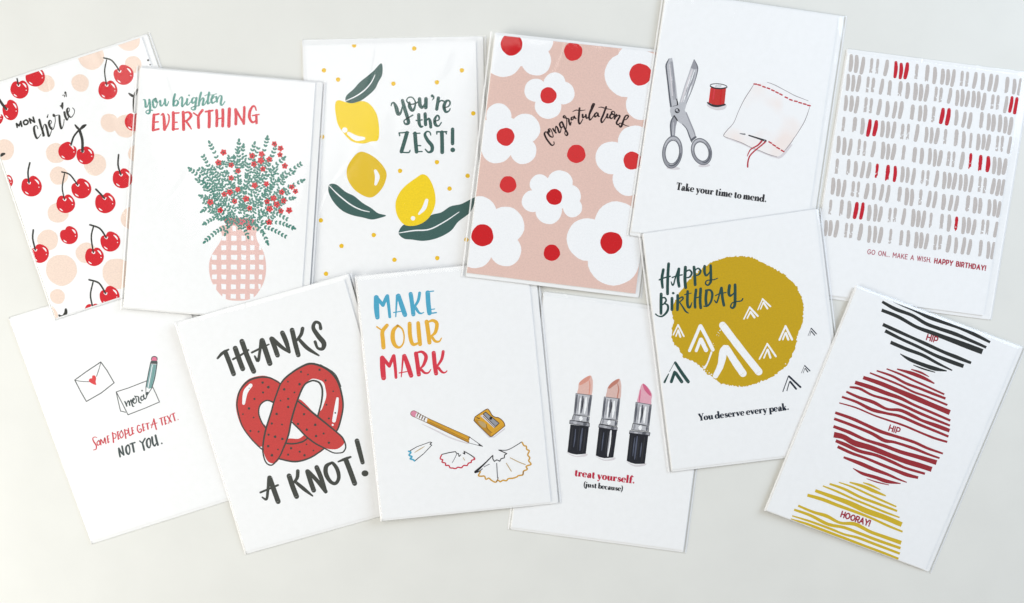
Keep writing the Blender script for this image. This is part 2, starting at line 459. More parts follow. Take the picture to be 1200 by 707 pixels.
# ------------------------------------------------------------------ two small alphabets drawn as strokes
def _st(x, y0, y1, w=.42): return ('l', [(x, y0), (x, y1)], w)
def _sf(x, y, h=.36, w=.10): return ('l', [(x-h, y), (x+h, y)], w)
def _ov(cx, cy, rx, ry, a0=0, a1=360, tk=.40, th=.10):
    P, W = [], []
    for i in range(17):
        a = math.radians(a0 + (a1-a0)*i/16); P.append((cx + rx*math.cos(a), cy + ry*math.sin(a))); W.append(th + (tk-th)*abs(math.cos(a))**1.5)
    return ('c', P, W)
SERIF = {
 'n': ([_st(.36,.04,.96), _sf(.36,.05), ('l',[(.05,.94),(.4,.94)],.1), ('c',[(.5,.72),(.72,.92),(.98,.9),(1.1,.6)],[.1,.14,.32,.42]), _st(1.1,.04,.62), _sf(1.1,.05)], 1.52),
 'm': ([_st(.36,.04,.96), _sf(.36,.05), ('l',[(.05,.94),(.4,.94)],.1), ('c',[(.5,.72),(.7,.92),(.92,.9),(1.02,.6)],[.1,.14,.32,.42]), _st(1.02,.04,.62), _sf(1.02,.05), ('c',[(1.16,.72),(1.36,.92),(1.58,.9),(1.68,.6)],[.1,.14,.32,.42]), _st(1.68,.04,.62), _sf(1.68,.05)], 2.1),
 'u': ([_st(.36,.35,.96), ('l',[(.05,.94),(.4,.94)],.1), ('c',[(.36,.4),(.48,.1),(.72,.08),(.98,.3)],[.42,.3,.14,.1]), _st(1.1,.04,.96), ('l',[(.8,.94),(1.1,.94)],.1), ('l',[(1.1,.05),(1.42,.05)],.1)], 1.5),
 'r': ([_st(.36,.04,.96), _sf(.36,.05), ('l',[(.05,.94),(.4,.94)],.1), ('c',[(.5,.7),(.7,.93),(.92,.92)],[.1,.12,.16]), ('d',.92,.78,.17)], 1.12),
 't': ([('l',[(.4,.2),(.4,1.3)],.40), ('l',[(.05,.93),(.8,.93)],.1), ('c',[(.4,.25),(.5,.05),(.7,.05),(.85,.2)],[.4,.26,.12,.08])], .92),
 'i': ([_st(.36,.04,.96), _sf(.36,.05), ('l',[(.05,.94),(.4,.94)],.1), ('d',.36,1.42,.23)], .76),
 'j': ([_st(.4,-.2,.96), ('l',[(.08,.94),(.4,.94)],.1), ('d',.4,1.42,.23), ('c',[(.4,-.15),(.35,-.4),(.1,-.42)],[.42,.2,.1]), ('d',.05,-.3,.15)], .76),
 'l': ([_st(.36,.04,1.7), _sf(.36,.05), ('l',[(.05,1.67),(.4,1.67)],.1)], .76),
 'k': ([_st(.36,.04,1.7), _sf(.36,.05), ('l',[(.05,1.67),(.4,1.67)],.1), ('l',[(.5,.42),(1.0,.92)],.11), ('l',[(.66,.6),(1.12,.02)],.40), _sf(1.05,.94,.22)], 1.4),
 'e': ([_ov(.6,.5,.42,.46,38,318), ('l',[(.25,.52),(1.02,.52)],.1), ('c',[(1.0,.52),(.98,.75),(.82,.92)],[.22,.26,.14])], 1.2),
 'c': ([_ov(.6,.5,.42,.46,60,312), ('d',.88,.72,.17)], 1.14),
 'o': ([_ov(.62,.5,.42,.46)], 1.26),
 'a': ([_st(.86,.2,.72), ('c',[(.86,.6),(.78,.9),(.55,.95),(.32,.84)],[.42,.28,.14,.1]), ('d',.3,.72,.17), ('c',[(.86,.56),(.5,.5),(.28,.34),(.36,.1),(.62,.06),(.86,.24)],[.1,.16,.36,.34,.14,.1]), ('c',[(.86,.25),(.94,.06),(1.16,.1)],[.4,.22,.1])], 1.22),
 'y': ([('l',[(.3,.94),(.72,.02)],.40), _sf(.32,.94,.3), ('c',[(1.12,.92),(.72,-.02),(.52,-.38),(.36,-.44)],[.1,.12,.12,.14]), _sf(1.12,.94,.22), ('d',.34,-.36,.17)], 1.32),
 'v': ([('l',[(.3,.94),(.68,.06)],.40), _sf(.32,.94,.3), ('l',[(1.08,.92),(.72,.04)],.11), _sf(1.08,.94,.22)], 1.28),
 's': ([('c',[(.86,.74),(.62,.94),(.34,.82),(.4,.6),(.76,.4),(.86,.2),(.58,.05),(.24,.2)],[.1,.12,.22,.32,.36,.26,.12,.1]), ('l',[(.88,.66),(.88,.95)],.1), ('l',[(.22,.05),(.22,.34)],.1)], 1.1),
 'd': ([_ov(.55,.5,.38,.46,20,340), _st(1.06,.04,1.7), ('l',[(.75,1.67),(1.06,1.67)],.1), ('l',[(1.06,.05),(1.4,.05)],.1)], 1.46),
 'b': ([_ov(.86,.5,.38,.46,-160,160), _st(.36,.04,1.7), ('l',[(.05,1.67),(.4,1.67)],.1)], 1.38),
 'p': ([_ov(.86,.5,.38,.46,-160,160), _st(.36,-.5,.96), _sf(.36,-.48), ('l',[(.05,.94),(.4,.94)],.1)], 1.38),
 'f': ([_st(.42,.04,1.3), _sf(.42,.05), ('l',[(.05,.93),(.85,.93)],.1), ('c',[(.42,1.2),(.52,1.6),(.8,1.68)],[.42,.22,.12]), ('d',.88,1.5,.18)], .96),
 'T': ([_st(.8,.04,1.62), _sf(.8,.05,.42), ('l',[(.1,1.62),(1.5,1.62)],.11), ('l',[(.14,1.2),(.14,1.64)],.11), ('l',[(1.46,1.2),(1.46,1.64)],.11)], 1.5),
 'Y': ([('l',[(.32,1.62),(.82,.7)],.42), _st(.86,.04,.75), _sf(.86,.05,.42), ('l',[(1.42,1.6),(.95,.72)],.11), _sf(.34,1.62,.36), _sf(1.42,1.62,.26)], 1.56),
 '(': ([('c',[(.62,1.75),(.3,1.2),(.3,.3),(.62,-.4)],[.08,.28,.28,.08])], .7),
 ')': ([('c',[(.12,1.75),(.44,1.2),(.44,.3),(.12,-.4)],[.08,.28,.28,.08])], .7),
 '.': ([('d',.3,.2,.22)], .6), ' ': ([], .5)}
SANS = {
 'A': ([[(0,0),(.42,1),(.84,0)], [(.16,.32),(.68,.32)]], .84), 'B': ([[(0,0),(0,1),(.4,1),(.58,.9),(.58,.64),(.42,.53),(0,.53)], [(.42,.53),(.66,.42),(.66,.12),(.46,0),(0,0)]], .66),
 'D': ([[(0,0),(0,1),(.36,1),(.68,.82),(.78,.5),(.68,.18),(.36,0),(0,0)]], .78), 'E': ([[(.58,1),(0,1),(0,0),(.6,0)], [(0,.52),(.5,.52)]], .6),
 'G': ([[(.8,.84),(.62,.97),(.4,1),(.12,.84),(0,.5),(.12,.16),(.4,0),(.66,.05),(.84,.2),(.84,.47),(.5,.47)]], .84),
 'H': ([[(0,0),(0,1)], [(.7,0),(.7,1)], [(0,.52),(.7,.52)]], .7), 'I': ([[(0,0),(0,1)]], .02), 'K': ([[(0,0),(0,1)], [(.64,1),(0,.36)], [(.24,.6),(.7,0)]], .7),
 'M': ([[(0,0),(0,1),(.43,.4),(.86,1),(.86,0)]], .86), 'N': ([[(0,0),(0,1),(.72,0),(.72,1)]], .72), 
 'O': ([[(.46,1),(.14,.86),(0,.5),(.14,.14),(.46,0),(.78,.14),(.92,.5),(.78,.86),(.46,1)]], .92), 'P': ([[(0,0),(0,1),(.42,1),(.62,.86),(.62,.52),(.42,.36),(0,.36)]], .62),
 'R': ([[(0,0),(0,1),(.42,1),(.62,.88),(.62,.56),(.42,.42),(0,.42)], [(.38,.42),(.66,0)]], .66), 'S': ([[(.58,.86),(.34,1),(.08,.86),(.1,.62),(.56,.4),(.6,.16),(.34,0),(.02,.14)]], .62),
 'T': ([[(.36,0),(.36,1)], [(0,1),(.72,1)]], .72), 'W': ([[(0,1),(.28,0),(.56,1),(.84,0),(1.12,1)]], 1.12), 'Y': ([[(0,1),(.4,.42),(.8,1)], [(.4,.42),(.4,0)]], .8),
 '!': ([[(0,.32),(0,1)], [(0,0),(0,.06)]], .04), '.': ([[(0,0),(0,.06)]], .04), ' ': ([], .3)}

def serif(A, text, p0, p1, xh, mat):
    """bold high-contrast serif text set along the line p0-p1 (photograph pixels), x-height xh"""
    tot = sum(SERIF[c][1] for c in text); L = math.dist(p0, p1); k = L / tot
    ux, uy = (p1[0]-p0[0])/L, (p1[1]-p0[1])/L; x = 0
    f = lambda gx, gy: (p0[0] + ux*(x+gx)*k + uy*gy*xh, p0[1] + uy*(x+gx)*k - ux*gy*xh)
    A.Z(0, 0, 1)
    for c in text:
        for op in SERIF[c][0]:
            if op[0] == 'l': A.s([f(*p) for p in op[1]], op[2]*1.14*min(k, xh), mat, cap=False, smooth=False)
            elif op[0] == 'c': A.s([f(*p) for p in op[1]], [w*1.14*min(k, xh) for w in op[2]], mat, cap=False)
            else: A.d(*f(op[1], op[2]), op[3]*min(k, xh), mat, n=12)
        x += SERIF[c][1]

def sans(A, text, p0, p1, cap, w, mat, gap=.3):
    tot = sum(SANS[c][1] + gap for c in text) - gap; L = math.dist(p0, p1); k = L / tot
    ux, uy = (p1[0]-p0[0])/L, (p1[1]-p0[1])/L; x = 0
    A.Z(0, 0, 1)
    for c in text:
        for st in SANS[c][0]:
            A.s([(p0[0] + ux*(x+gx)*k + uy*gy*cap, p0[1] + uy*(x+gx)*k - ux*gy*cap) for gx, gy in st], w, mat, smooth=False)
        x += SANS[c][1] + gap

# ================================================================== the twelve cards
LIE = {7: (0.0, 0.0, 0.0), 3: (0.0, 0.0, 0.0), 6: (0.0, 0.0, 0.0), 10: (0.0, 0.0, 0.0), 1: (0.001923, 0.002568, -0.008513), 2: (0.002233, -0.002863, -0.010241), 8: (0.005546, -0.009623, 0.02986), 9: (0.002165, -0.039085, -0.003886), 4: (0.003971, -0.038116, 0.003964), 5: (0.003562, -0.015798, 0.002007), 11: (0.004683, -0.011419, 0.008794), 12: (0.007766, -0.018434, 0.007206)}

# ------------------------------------------------------------------ 1 cherries
pk = Package('white card of red cherries and peach dots, lettered MON chérie', [(-25.5,106.5),(166,44),(256.5,310.5),(65,373)], (3,10.5,4,3), LIE[1], seed=1)
A = Print(pk)
ZA, ZB, ZC = (0,20,5), (0,140,5), (0,240,5)
for z, x, y, r in [(ZA,535,235,77),(ZA,750,130,72),(ZA,470,387,53),(ZA,268,390,52),(ZA,780,278,50),(ZA,642,620,55),(ZA,735,640,68),(ZB,25,178,62),(ZB,330,198,62),(ZB,557,265,65),(ZB,345,330,54),(ZB,340,548,62),(ZB,800,200,50),(ZB,775,580,68),(ZC,280,207,61),(ZC,360,383,92),(ZC,505,283,61),(ZC,690,403,92),(ZC,337,538,45),(ZC,275,655,66)]:
    A.Z(*z).d(x, y, r, 'peach', ry=r*random.uniform(.93,1.02), rot=random.uniform(0,90), wob=.018).end('peach_dot')

def cherry(z, x, y, r, notch, stem=None, w=7, ry=None):
    """notch: direction (degrees, image y down) of the dimple where the stalk enters"""
    A.Z(*z); ry = ry or r; P = []
    na = math.radians(notch); ph = random.uniform(0, 6.28)
    for i in range(44):
        a = 2*math.pi*i/44; d = math.atan2(math.sin(a-na), math.cos(a-na))
        k = 1 - .20*math.exp(-(d/.22)**2) + .05*math.exp(-((abs(d)-.62)/.3)**2) + .012*math.sin(3*a+ph)
        P.append((x + r*k*math.cos(a), y + ry*k*math.sin(a)))
    A.p(P, 'cherry')
    def arc(a0, a1, rr, w): A.s([(x + r*rr*math.cos(math.radians(a0 + (a1-a0)*t)), y + ry*rr*math.sin(math.radians(a0 + (a1-a0)*t))) for t in (0,.33,.67,1)], w, 'white')
    arc(-62, -18, .74, [3,7,7,3]); arc(112, 140, .8, [2,5,5,2])
    A.d(x + r*.72, y + ry*.08, 3, 'white', n=8)
    if stem:
        e = pts(stem)[-1]; A.s([(e[0]-8, e[1]-2), (e[0]+3, e[1]+5), (e[0]+9, e[1]-3)], [4,7,4], 'white')
        A.s(stem, w, 'soot')
    A.end('cherry_print')

cherry(ZA, 207,352,57,-100, None)
cherry(ZA, 115,425,54,-95, "100,362 104,382 108,400", 7)
cherry(ZA, -28,592,46,-40, None)
cherry(ZA, 62,547,46,-130, "-6,482 14,512 36,540", 13, 59)
cherry(ZA, 725,340,58,-130, "607,240 650,252 680,285 700,318", 7)
cherry(ZA, 632,428,56,-98, "625,252 613,320 625,400", 6)
cherry(ZA, 785,615,54,-90, "783,478 782,520 786,560", 9)
cherry(ZB, 395,187,53,-50, "460,65 432,102 416,150", 9)
cherry(ZB, 500,212,52,-115, "465,60 482,120 483,188", 14)
cherry(ZB, 185,393,60,-110, "175,255 164,310 170,372", 8)
cherry(ZB, 34,365,42,-90, None)
cherry(ZB, 385,495,55,-100, "378,320 365,400 378,470", 6)
cherry(ZB, 477,407,58,-130, "362,308 410,325 455,385", 7)
cherry(ZB, 617,490,60,-105, "562,410 588,436 612,463", 9)
cherry(ZB, 718,347,58,-110, "695,207 692,270 708,325", 8)
cherry(ZC, 233,287,54,-130, "195,148 192,200 207,265", 8)
cherry(ZC, 405,180,52,-125, None)
cherry(ZC, 553,305,55,-98, "548,128 535,190 547,280", 7)
cherry(ZC, 647,217,58,-125, "527,118 585,140 622,193", 8)
cherry(ZC, 643,537,58,-125, "522,440 580,460 618,520", 8)
cherry(ZC, 545,630,52,-95, "545,455 530,530 543,597", 7)
A.Z(*ZB).s("440,33 452,48 467,62", [6,12,8], 'soot').s("503,33 488,42 467,62", [8,17,8], 'soot').end('cherry_leaf')
A.Z(*ZA).s("755,448 772,460 790,468", [6,14,8], 'soot').s("806,424 796,445 786,470", [7,16,10], 'soot').end('cherry_leaf')
A.Z(*ZC).s("346,648 358,655 372,652 385,635 386,614", [8,12,14,18,12], 'soot').end('cherry_leaf')
A.Z(*ZB).s("4,216 14,206 26,202", [8,16,10], 'soot').end('cherry_leaf')
A.Z(*ZA).d(868,254,6,'soot').d(880,280,4,'soot').end('cherry_leaf')
A.Z(10,100,11.98)
A.s("122,590 112,540 150,570 172,508 186,578", 20, 'soot', smooth=False)
A.s("245,488 212,512 225,552 262,545 275,510 245,488", 20, 'soot')
A.s("312,532 292,470 366,520 346,450", 20, 'soot', smooth=False)
for t in ["412,612 398,572 365,578 358,620 375,700 402,748 432,722 452,690", "432,485 452,560 492,690 488,712", "470,680 498,560 522,560 546,640 568,720 604,640 610,590",
          "575,560 606,520 585,492 566,530 590,600 628,615 655,520 655,470 648,418 632,408 640,436 690,420 712,430 720,520 742,610 770,560 782,480", "785,380 798,440 825,488 850,420", "826,400 858,350 842,318 822,350 838,420 880,450 920,400 925,350 900,318"]:
    A.cal(t, 7, 27, 'soot')
A.s("556,412 545,450", [6,15], 'soot')
A.p("718,290 738,276 746,246 768,244 770,300 760,342 740,312", 'soot', True)
A.s("760,142 786,140 786,165", 8, 'soot').s("786,118 800,98 812,160", [6,16,8], 'soot')
A.end('printed_lettering')

# ------------------------------------------------------------------ 2 bouquet in a gingham vase
pk = Package('white card with pink gingham vase of red flowers, lettered you brighten EVERYTHING', [(164.5,79.5),(369.5,97.2),(351.6,378),(145.2,360)], (5,12,3,3), LIE[2], seed=2)
A = Print(pk)
A.Z(200,260,5)
A.p("298,22 300,75 290,118 262,160 238,200 226,245 227,300 240,350 265,395 300,435 335,457 390,463 445,459 490,440 522,400 545,355 557,305 558,245 548,190 530,150 508,112 500,72 497,25", 'blush', True)
for y, cols in ((40,"372:22,428:20"),(97,"313:28,372:32,427:26,478:16"),(152,"312:28,372:36,428:28,480:26,524:12"),(208,"256:28,312:28,372:36,428:28,480:28,532:26"),(265,"256:28,313:28,372:34,427:28,480:28,531:26"),(323,"258:28,313:28,371:30,426:28,479:28,528:22"),(380,"260:18,313:28,370:30,425:28,479:28,522:14"),(437,"314:22,369:30,424:28,478:22")):
    for c in cols.split(','):
        x, w = (float(v) for v in c.split(':')); h = 15; x += (y-40)*-.004
        A.p([(x-w/2+random.uniform(-2,2), y-h+random.uniform(-2,2)), (x+w/2+random.uniform(-2,2), y-h+2+random.uniform(-2,2)), (x+w/2+random.uniform(-2,2), y+h+random.uniform(-2,2)), (x-w/2+random.uniform(-2,2), y+h-1+random.uniform(-2,2))], 'white')
A.end('vase_print')
A.Z(210,220,8)
A.p("425,292 500,282 600,285 690,295 706,325 690,350 560,348 470,345 432,335", 'berry', True)
TAKEN = []
def leaf(x, y, a, L, w, m='leafgreen'):
    c, s = math.cos(a), math.sin(a)
    mx, my = x + c*L*.5, y + s*L*.5
    if any(abs(mx-p) < 15.0 and abs(my-q) < 15.0 and math.hypot(mx-p, my-q) < 15.0 for p, q in TAKEN): return
    TAKEN.append((mx, my))
    A.p([(x + u*L*c - v*w*s, y + u*L*s + v*w*c) for u, v in ((0,.3),(.3,.5),(.7,.48),(1,.16),(1,-.16),(.7,-.48),(.3,-.5),(0,-.3))], m)
def sprig(P, L=30, w=19, step=27):
    Q = crom(P, n=10); acc = 0; side = 1
    for i in range(1, len(Q)):
        acc += math.dist(Q[i], Q[i-1])
        if acc > step:
            acc = 0; a = math.atan2(Q[i][1]-Q[i-1][1], Q[i][0]-Q[i-1][0])
            for sd in (1, -1): leaf(*Q[i], a + sd*random.uniform(.6,.95), L*random.uniform(.8,1.1), w*random.uniform(.85,1.1))
    a = math.atan2(Q[-1][1]-Q[-2][1], Q[-1][0]-Q[-2][0]); leaf(*Q[-1], a, L*1.25, w*1.2)
A.Z(210,150,8)
core = (575, 860)
for tx, ty in [(290,150),(230,275),(108,392),(192,395),(232,392),(176,495),(212,640),(560,135),(520,285),(545,215),(702,160),(822,104),(735,200),(898,185),(975,290),(1132,346),(1062,420),(1150,498),(1062,660),(600,180),(590,262),(225,775),(246,893),(250,1060),(438,982),(772,962),(824,1070),(988,1015),(1062,935),(1002,850),(640,1010),(660,420),(780,460),(450,430),(390,520),(870,540),(330,700),(950,470),(560,560),(480,520),(700,560)]:
    L = math.dist((tx,ty), core); k = min(.55, 300/L)
    mx, my = core[0] + (tx-core[0])*.42, core[1] + (ty-core[1])*.42 - 40*(ty < 860)
    start = (core[0] + (tx-core[0])*.30 + random.uniform(-20,20), core[1] + (ty-core[1])*.30)
    sprig([start, ((mx+tx)/2 + random.uniform(-30,30), (my+ty)/2 + random.uniform(-14,14) - (34 if ty > 720 else 0)), (tx,ty)])
cover = [(rr, aa) for rr in range(9) for aa in range(26)]

for i in range(250):
    a = random.uniform(0, 2*math.pi); r = math.sqrt(random.random())
    x, y = 620 + 390*r*math.cos(a), 590 + 330*r*math.sin(a)
    if y > 835 and abs(x-570) > 330: continue
    d = math.atan2(y-core[1], x-core[0]) + random.uniform(-.7,.7)
    for k in range(2):
        for sd in (1,-1): leaf(x + k*24*math.cos(d), y + k*24*math.sin(d), d + sd*.9, 29, 18)
for i in range(90): leaf(random.uniform(430,770), random.uniform(740,850), random.uniform(0,6.28), 28, 17)
TAKEN.clear()
for x in range(440,700,26):
    y = 845 + 25*math.sin(x*.05) + random.uniform(-10,10); leaf(x, y, random.choice((-.6,.5,2.5)), 28, 14); leaf(x+8, y+30, random.choice((.6,-.5,2.6)), 26, 13)
A.end('foliage_print')
for x, y in [(415,230),(368,325),(488,350),(552,403),(487,470),(683,262),(772,245),(700,340),(765,308),(845,295),(785,385),(892,150),(950,193),(945,252),(990,357),(707,540),(818,525),(548,578),(475,603),(422,622),(520,688),(627,665),(825,690),(885,660),(962,603),(980,683),(1055,555),(1090,595),(915,718),(292,697),(385,773),(660,752),(848,760),(955,780),(1030,773),(843,885),(655,935)]:
    r = random.uniform(27,34); a0 = random.uniform(0,6.28); P = []
    for i in range(40):
        a = 2*math.pi*i/40; P.append((x + r*(.86+.15*math.cos(5*a+a0))*math.cos(a), y + r*(.86+.15*math.cos(5*a+a0))*math.sin(a)))
    A.p(P, 'rosered')
    if random.random() < .86: A.d(x+random.uniform(-3,3), y+random.uniform(-3,3), 8, 'soot', n=9)
A.end('flower_print')
A.Z(160,95,11.98)
for t in ["95,265 118,268 126,330 130,368 155,355 172,300 178,270", "180,265 190,330 190,400 180,450 150,460 132,430 175,408 225,413", "270,245 232,275 235,350 262,376 288,330 280,260 262,248 270,290 300,300",
          "318,290 335,272 335,335 358,350 385,310 396,275", "400,260 405,330 428,345 450,290", "540,188 522,260 518,345", "520,320 555,270 585,300 560,345 522,346",
          "598,262 625,225 642,245 640,355 668,335 690,300", "712,255 704,325 728,335 755,300 775,290", "832,240 795,240 776,285 798,312 836,262", "842,240 828,330 820,395 785,405 768,380 815,358 876,350",
          "906,165 888,240 876,335", "880,310 925,240 942,262 930,335 956,330 985,280", "1020,165 1002,260 1002,320 1035,300", "1048,262 1090,228 1075,205 1050,265 1068,312 1110,285", "1120,225 1130,290", "1125,290 1165,210 1195,225 1182,320 1205,338 1240,290"]:
    A.cal(t, 11, 27, 'teal')
A.s("960,208 1000,193 1060,198 1125,180", 8, 'teal').d(737,203,13,'teal')
A.end('printed_lettering', 'teal script lettering')
for t, w in [("245,478 238,580 234,690",36),("248,478 312,464",22),("250,580 305,574",18),("240,692 312,676",24),("345,482 375,466 388,560 392,682",[12,26,38,38]),("395,688 448,590 456,495 436,465",[22,18,18,12]),
             ("515,445 518,560 515,682",38),("515,455 595,449",18),("515,585 570,580",16),("515,680 585,673",18),("655,440 660,560 660,682",38),("662,456 730,440 766,490 715,552 682,566",[16,26,36,26,16]),("690,560 735,620 770,676",[20,26,12]),
             ("800,450 862,492",18),("925,412 872,490 868,570 872,655",[32,30,36,36]),("970,432 1070,415",22),("1020,425 1022,540 1018,645",38)]: A.s(t, w, 'coral')
A.Z(220,95,11.98)
for t, w in [("405,415 410,530 406,632",36),("492,405 494,530 490,634",36),("405,536 490,520",16),("585,395 580,520 578,636",42),("672,402 678,500 674,605",36),("675,402 730,500 788,602",[28,26,24]),("795,370 792,480 786,600",32),
             ("962,412 945,365 915,355 876,420 866,510 905,580 952,562",[14,20,24,34,36,26,18]),("962,480 966,592",30),("910,487 1002,471",16)]: A.s(t, w, 'coral')
A.end('printed_lettering', 'coral red capital lettering')

# ------------------------------------------------------------------ 3 lemons
pk = Package("white card with yellow lemons and green leaves, lettered you're the ZEST!", [(354.6,53.4),(557.6,49.4),(564.4,333),(362.2,337)], (1,12,8,3), LIE[3], seed=3)
A = Print(pk)
for z, l in (((345,35,5),"350,92 702,110 173,238 256,292 580,316 835,308 981,238 1048,490 163,628"),((345,130,5),"619,352 835,301 1015,381 909,456 155,642"),((345,200,5),"465,378 276,442 586,523 837,513 1008,405 185,605")):
    A.Z(*z)
    for x, y in pts(l): A.d(x, y, 13, 'gold', wob=.03).end('yellow_dot')
def leaf_print(z, out, vein):
    A.Z(*z).p(out, 'forest', True).s(vein, [3,6,6,5,3], 'white'); A.end('leaf_print')
def lemon(z, out, m, hl, w, dot=None):
    A.Z(*z).p(out, m, True).s(hl, w, 'white')
    if dot: A.d(*dot, 'white')
    A.end('lemon_print')
leaf_print((345,35,5), "300,415 306,385 350,345 380,310 430,270 465,240 510,197 515,260 490,310 470,350 420,395 370,425 320,430", "305,415 360,390 410,355 450,310 472,265")
lemon((345,35,5), "238,460 242,425 260,413 300,424 340,431 395,418 440,435 480,490 495,560 496,620 485,650 450,655 400,667 340,655 295,615 255,555 243,500", 'lemon', "318,608 362,635 406,637", [18,28,16], (295,588,16))
lemon((345,130,5), "380,242 430,250 490,290 535,350 537,400 510,460 460,505 410,500 350,460 312,400 308,340 335,285", 'ochre', "475,352 486,388 476,430", [16,25,14])
leaf_print((345,200,5), "205,82 245,82 300,125 350,150 400,190 450,220 490,250 537,264 490,281 450,287 400,275 340,262 280,235 230,185 200,125", "205,90 260,145 330,200 390,230 440,242")
leaf_print((345,200,5), "610,365 640,318 690,322 740,310 800,262 860,245 915,210 980,195 1058,158 1052,200 1025,250 960,300 915,355 840,395 760,412 690,405 640,398", "612,366 700,352 790,345 880,300 965,243")
lemon((345,200,5), "750,22 785,40 815,100 827,170 815,230 780,285 720,320 650,320 605,270 592,200 610,140 650,90 710,45", 'lemon', "775,175 760,220 730,254", [18,22,10], (695,280,13))
A.Z(450,100,9.96)
for t, w in [("85,240 90,215 115,205 142,260 165,335 195,320 215,250",[10,14,18,40,38,22,12]),("215,180 240,270 272,370 285,440 248,452 235,415 285,380 335,350",[34,38,36,34,18,14,12,14]),
             ("296,205 300,250 328,295 355,270 366,200 332,145 285,145 265,185 310,222 370,212 402,188",[24,38,30,22,14,12,12,12,12,14,12]),("415,160 420,230 445,262 475,220",[36,38,26,14]),("490,160 488,260",38),
             ("576,130 580,152 562,175",[18,14,5]),("635,150 626,210 615,280",34),("632,212 665,180 695,186",[14,12,16]),("703,262 748,250 772,212 756,180 722,192 700,250 720,310 756,302 772,275",[10,12,18,18,28,36,26,14,12]),
             ("405,345 410,440 430,485 452,480",[34,34,24,14]),("375,412 445,405",12),("480,335 485,460",34),("490,420 522,390 540,430 546,490",[10,20,32,30]),("588,422 638,406 642,370 620,354 592,400 600,460 638,476 670,435",[10,12,18,16,30,32,16,10])]: A.s(t, w, 'forest')
A.d(562,125,17,'forest')
A.Z(455,140,11.98)
for t, w in [("150,192 285,181",16),("152,192 160,230",16),("262,190 225,320 185,452",48),("185,463 285,466 306,436",[14,16,14]),("375,198 385,330 397,455",48),("350,200 445,195",13),("400,370 455,370",14),("395,455 475,452",14),
             ("596,220 582,180 538,174 515,220 556,300 612,370 612,440 562,462 520,420",[14,16,20,36,44,46,40,22,14]),("680,176 820,175",18),("680,178 682,206",15),("808,178 815,204",15),("752,182 756,330 757,462",48),("903,140 902,340",44)]: A.s(t, w, 'forest')
A.d(905,430,33,'forest')
A.end('printed_lettering')

# ------------------------------------------------------------------ 4 congratulations
pk = Package('pink card covered in big white flowers with red centres, lettered congratulations', [(580.5,41),(780,62.5),(744.8,344.3),(547,319.8)], (6,8,4.5,6), LIE[4], seed=4)
A = Print(pk)
A.Z(0,0,1).p([(570,30),(790,50),(755,355),(537,330)], 'pink'); A.end('pink_background_print')
Z1, Z2, Z3 = (560,30,5), (540,120,5), (540,230,5)
def flower(z, c, r, lobes, m):
    A.Z(*z)
    for l in lobes: A.d(*l[:3], 'white', wob=.012)
    A.d(*c, r, m, wob=.022); A.end('flower_print')
flower(Z1, (197,112), 64, [(150,195,108),(342,206,88),(350,85,92),(230,110,130),(110,60,100)], 'crimson')
flower(Z1, (413,410), 48, [(450,340,65),(500,396,67),(412,470,78),(340,380,68),(415,405,80)], 'tomato')
flower(Z2, (262,202), 53, [(222,80,74),(377,155,88),(365,284,78),(210,265,93),(165,170,70),(265,200,112)], 'tomato')
flower(Z1, (952,287), 65, [(870,290,128),(910,215,100),(955,465,88),(960,300,150)], 'tomato')
flower(Z2, (1005,342), 53, [(885,325,96),(1020,235,100),(985,452,96),(990,340,110)], 'tomato')
flower(Z2, (548,555), 47, [(580,474,76),(462,480,58),(421,580,64),(515,636,78),(655,618,56),(640,548,64),(540,560,84)], 'crimson')
flower(Z3, (127,230), 65, [(105,108,108),(262,172,110),(262,318,93),(85,325,98),(130,225,125)], 'crimson')
flower(Z3, (882,273), 65, [(745,253,125),(915,162,132),(1010,290,110),(895,375,150),(870,270,150)], 'crimson')
for z, x, y, r, m in ((Z1,558,153,54,'tomato'),(Z2,677,303,54,'tomato'),(Z2,277,482,49,'tomato'),(Z3,533,332,48,'crimson')): A.Z(*z).d(x, y, r, m, wob=.022).end('red_dot')
A.Z(630,120,9.96)
for t in ["116,366 98,345 80,366 95,410 120,450 165,502 192,490 190,462", "138,330 120,350 145,395 180,405 172,355 150,312 128,318 140,345", "180,310 196,335 214,356", "206,352 212,282 232,300 250,350 266,348 276,300", "282,228 258,252 274,296 300,272 285,225",
          "288,236 320,310 350,365 335,388 318,360 338,280 338,190 312,155 304,178 335,186 362,196 368,230 382,266 392,230", "415,172 395,180 398,206 420,190 426,160 432,178 446,190", "490,70 482,150 478,220 494,252 526,200",
          "525,145 530,180 556,160 562,140 566,175 580,186 606,150", "650,30 610,120 602,180 616,206 652,160 665,140", "606,150 640,80 666,24 648,18 630,60", "690,122 666,142 672,172 696,150 702,125 708,160 722,165", "800,55 765,150 742,205 755,236 795,180 815,140", "816,140 810,176 838,178 862,130",
          "862,135 842,168 862,190 892,160 900,120 876,104 864,128 896,150", "920,145 905,172 898,192", "915,172 946,150 958,168 922,235 936,262 958,245"] + []:
    A.cal(t, 9, 20, 'cocoa')
A.s("1009,206 1035,200 1059,165 1044,151 1021,168 1003,212 980,275 963,287 948,258 969,244 1003,258 1032,273 1066,281", [6,9,15,12,16,20,22,16,10,9,9,7,5], 'cocoa')
A.s("410,110 450,92 500,98 555,90", [5,9,9,5], 'cocoa').s("712,60 750,58 800,75 866,86", [5,9,9,5], 'cocoa')
A.end('printed_lettering')

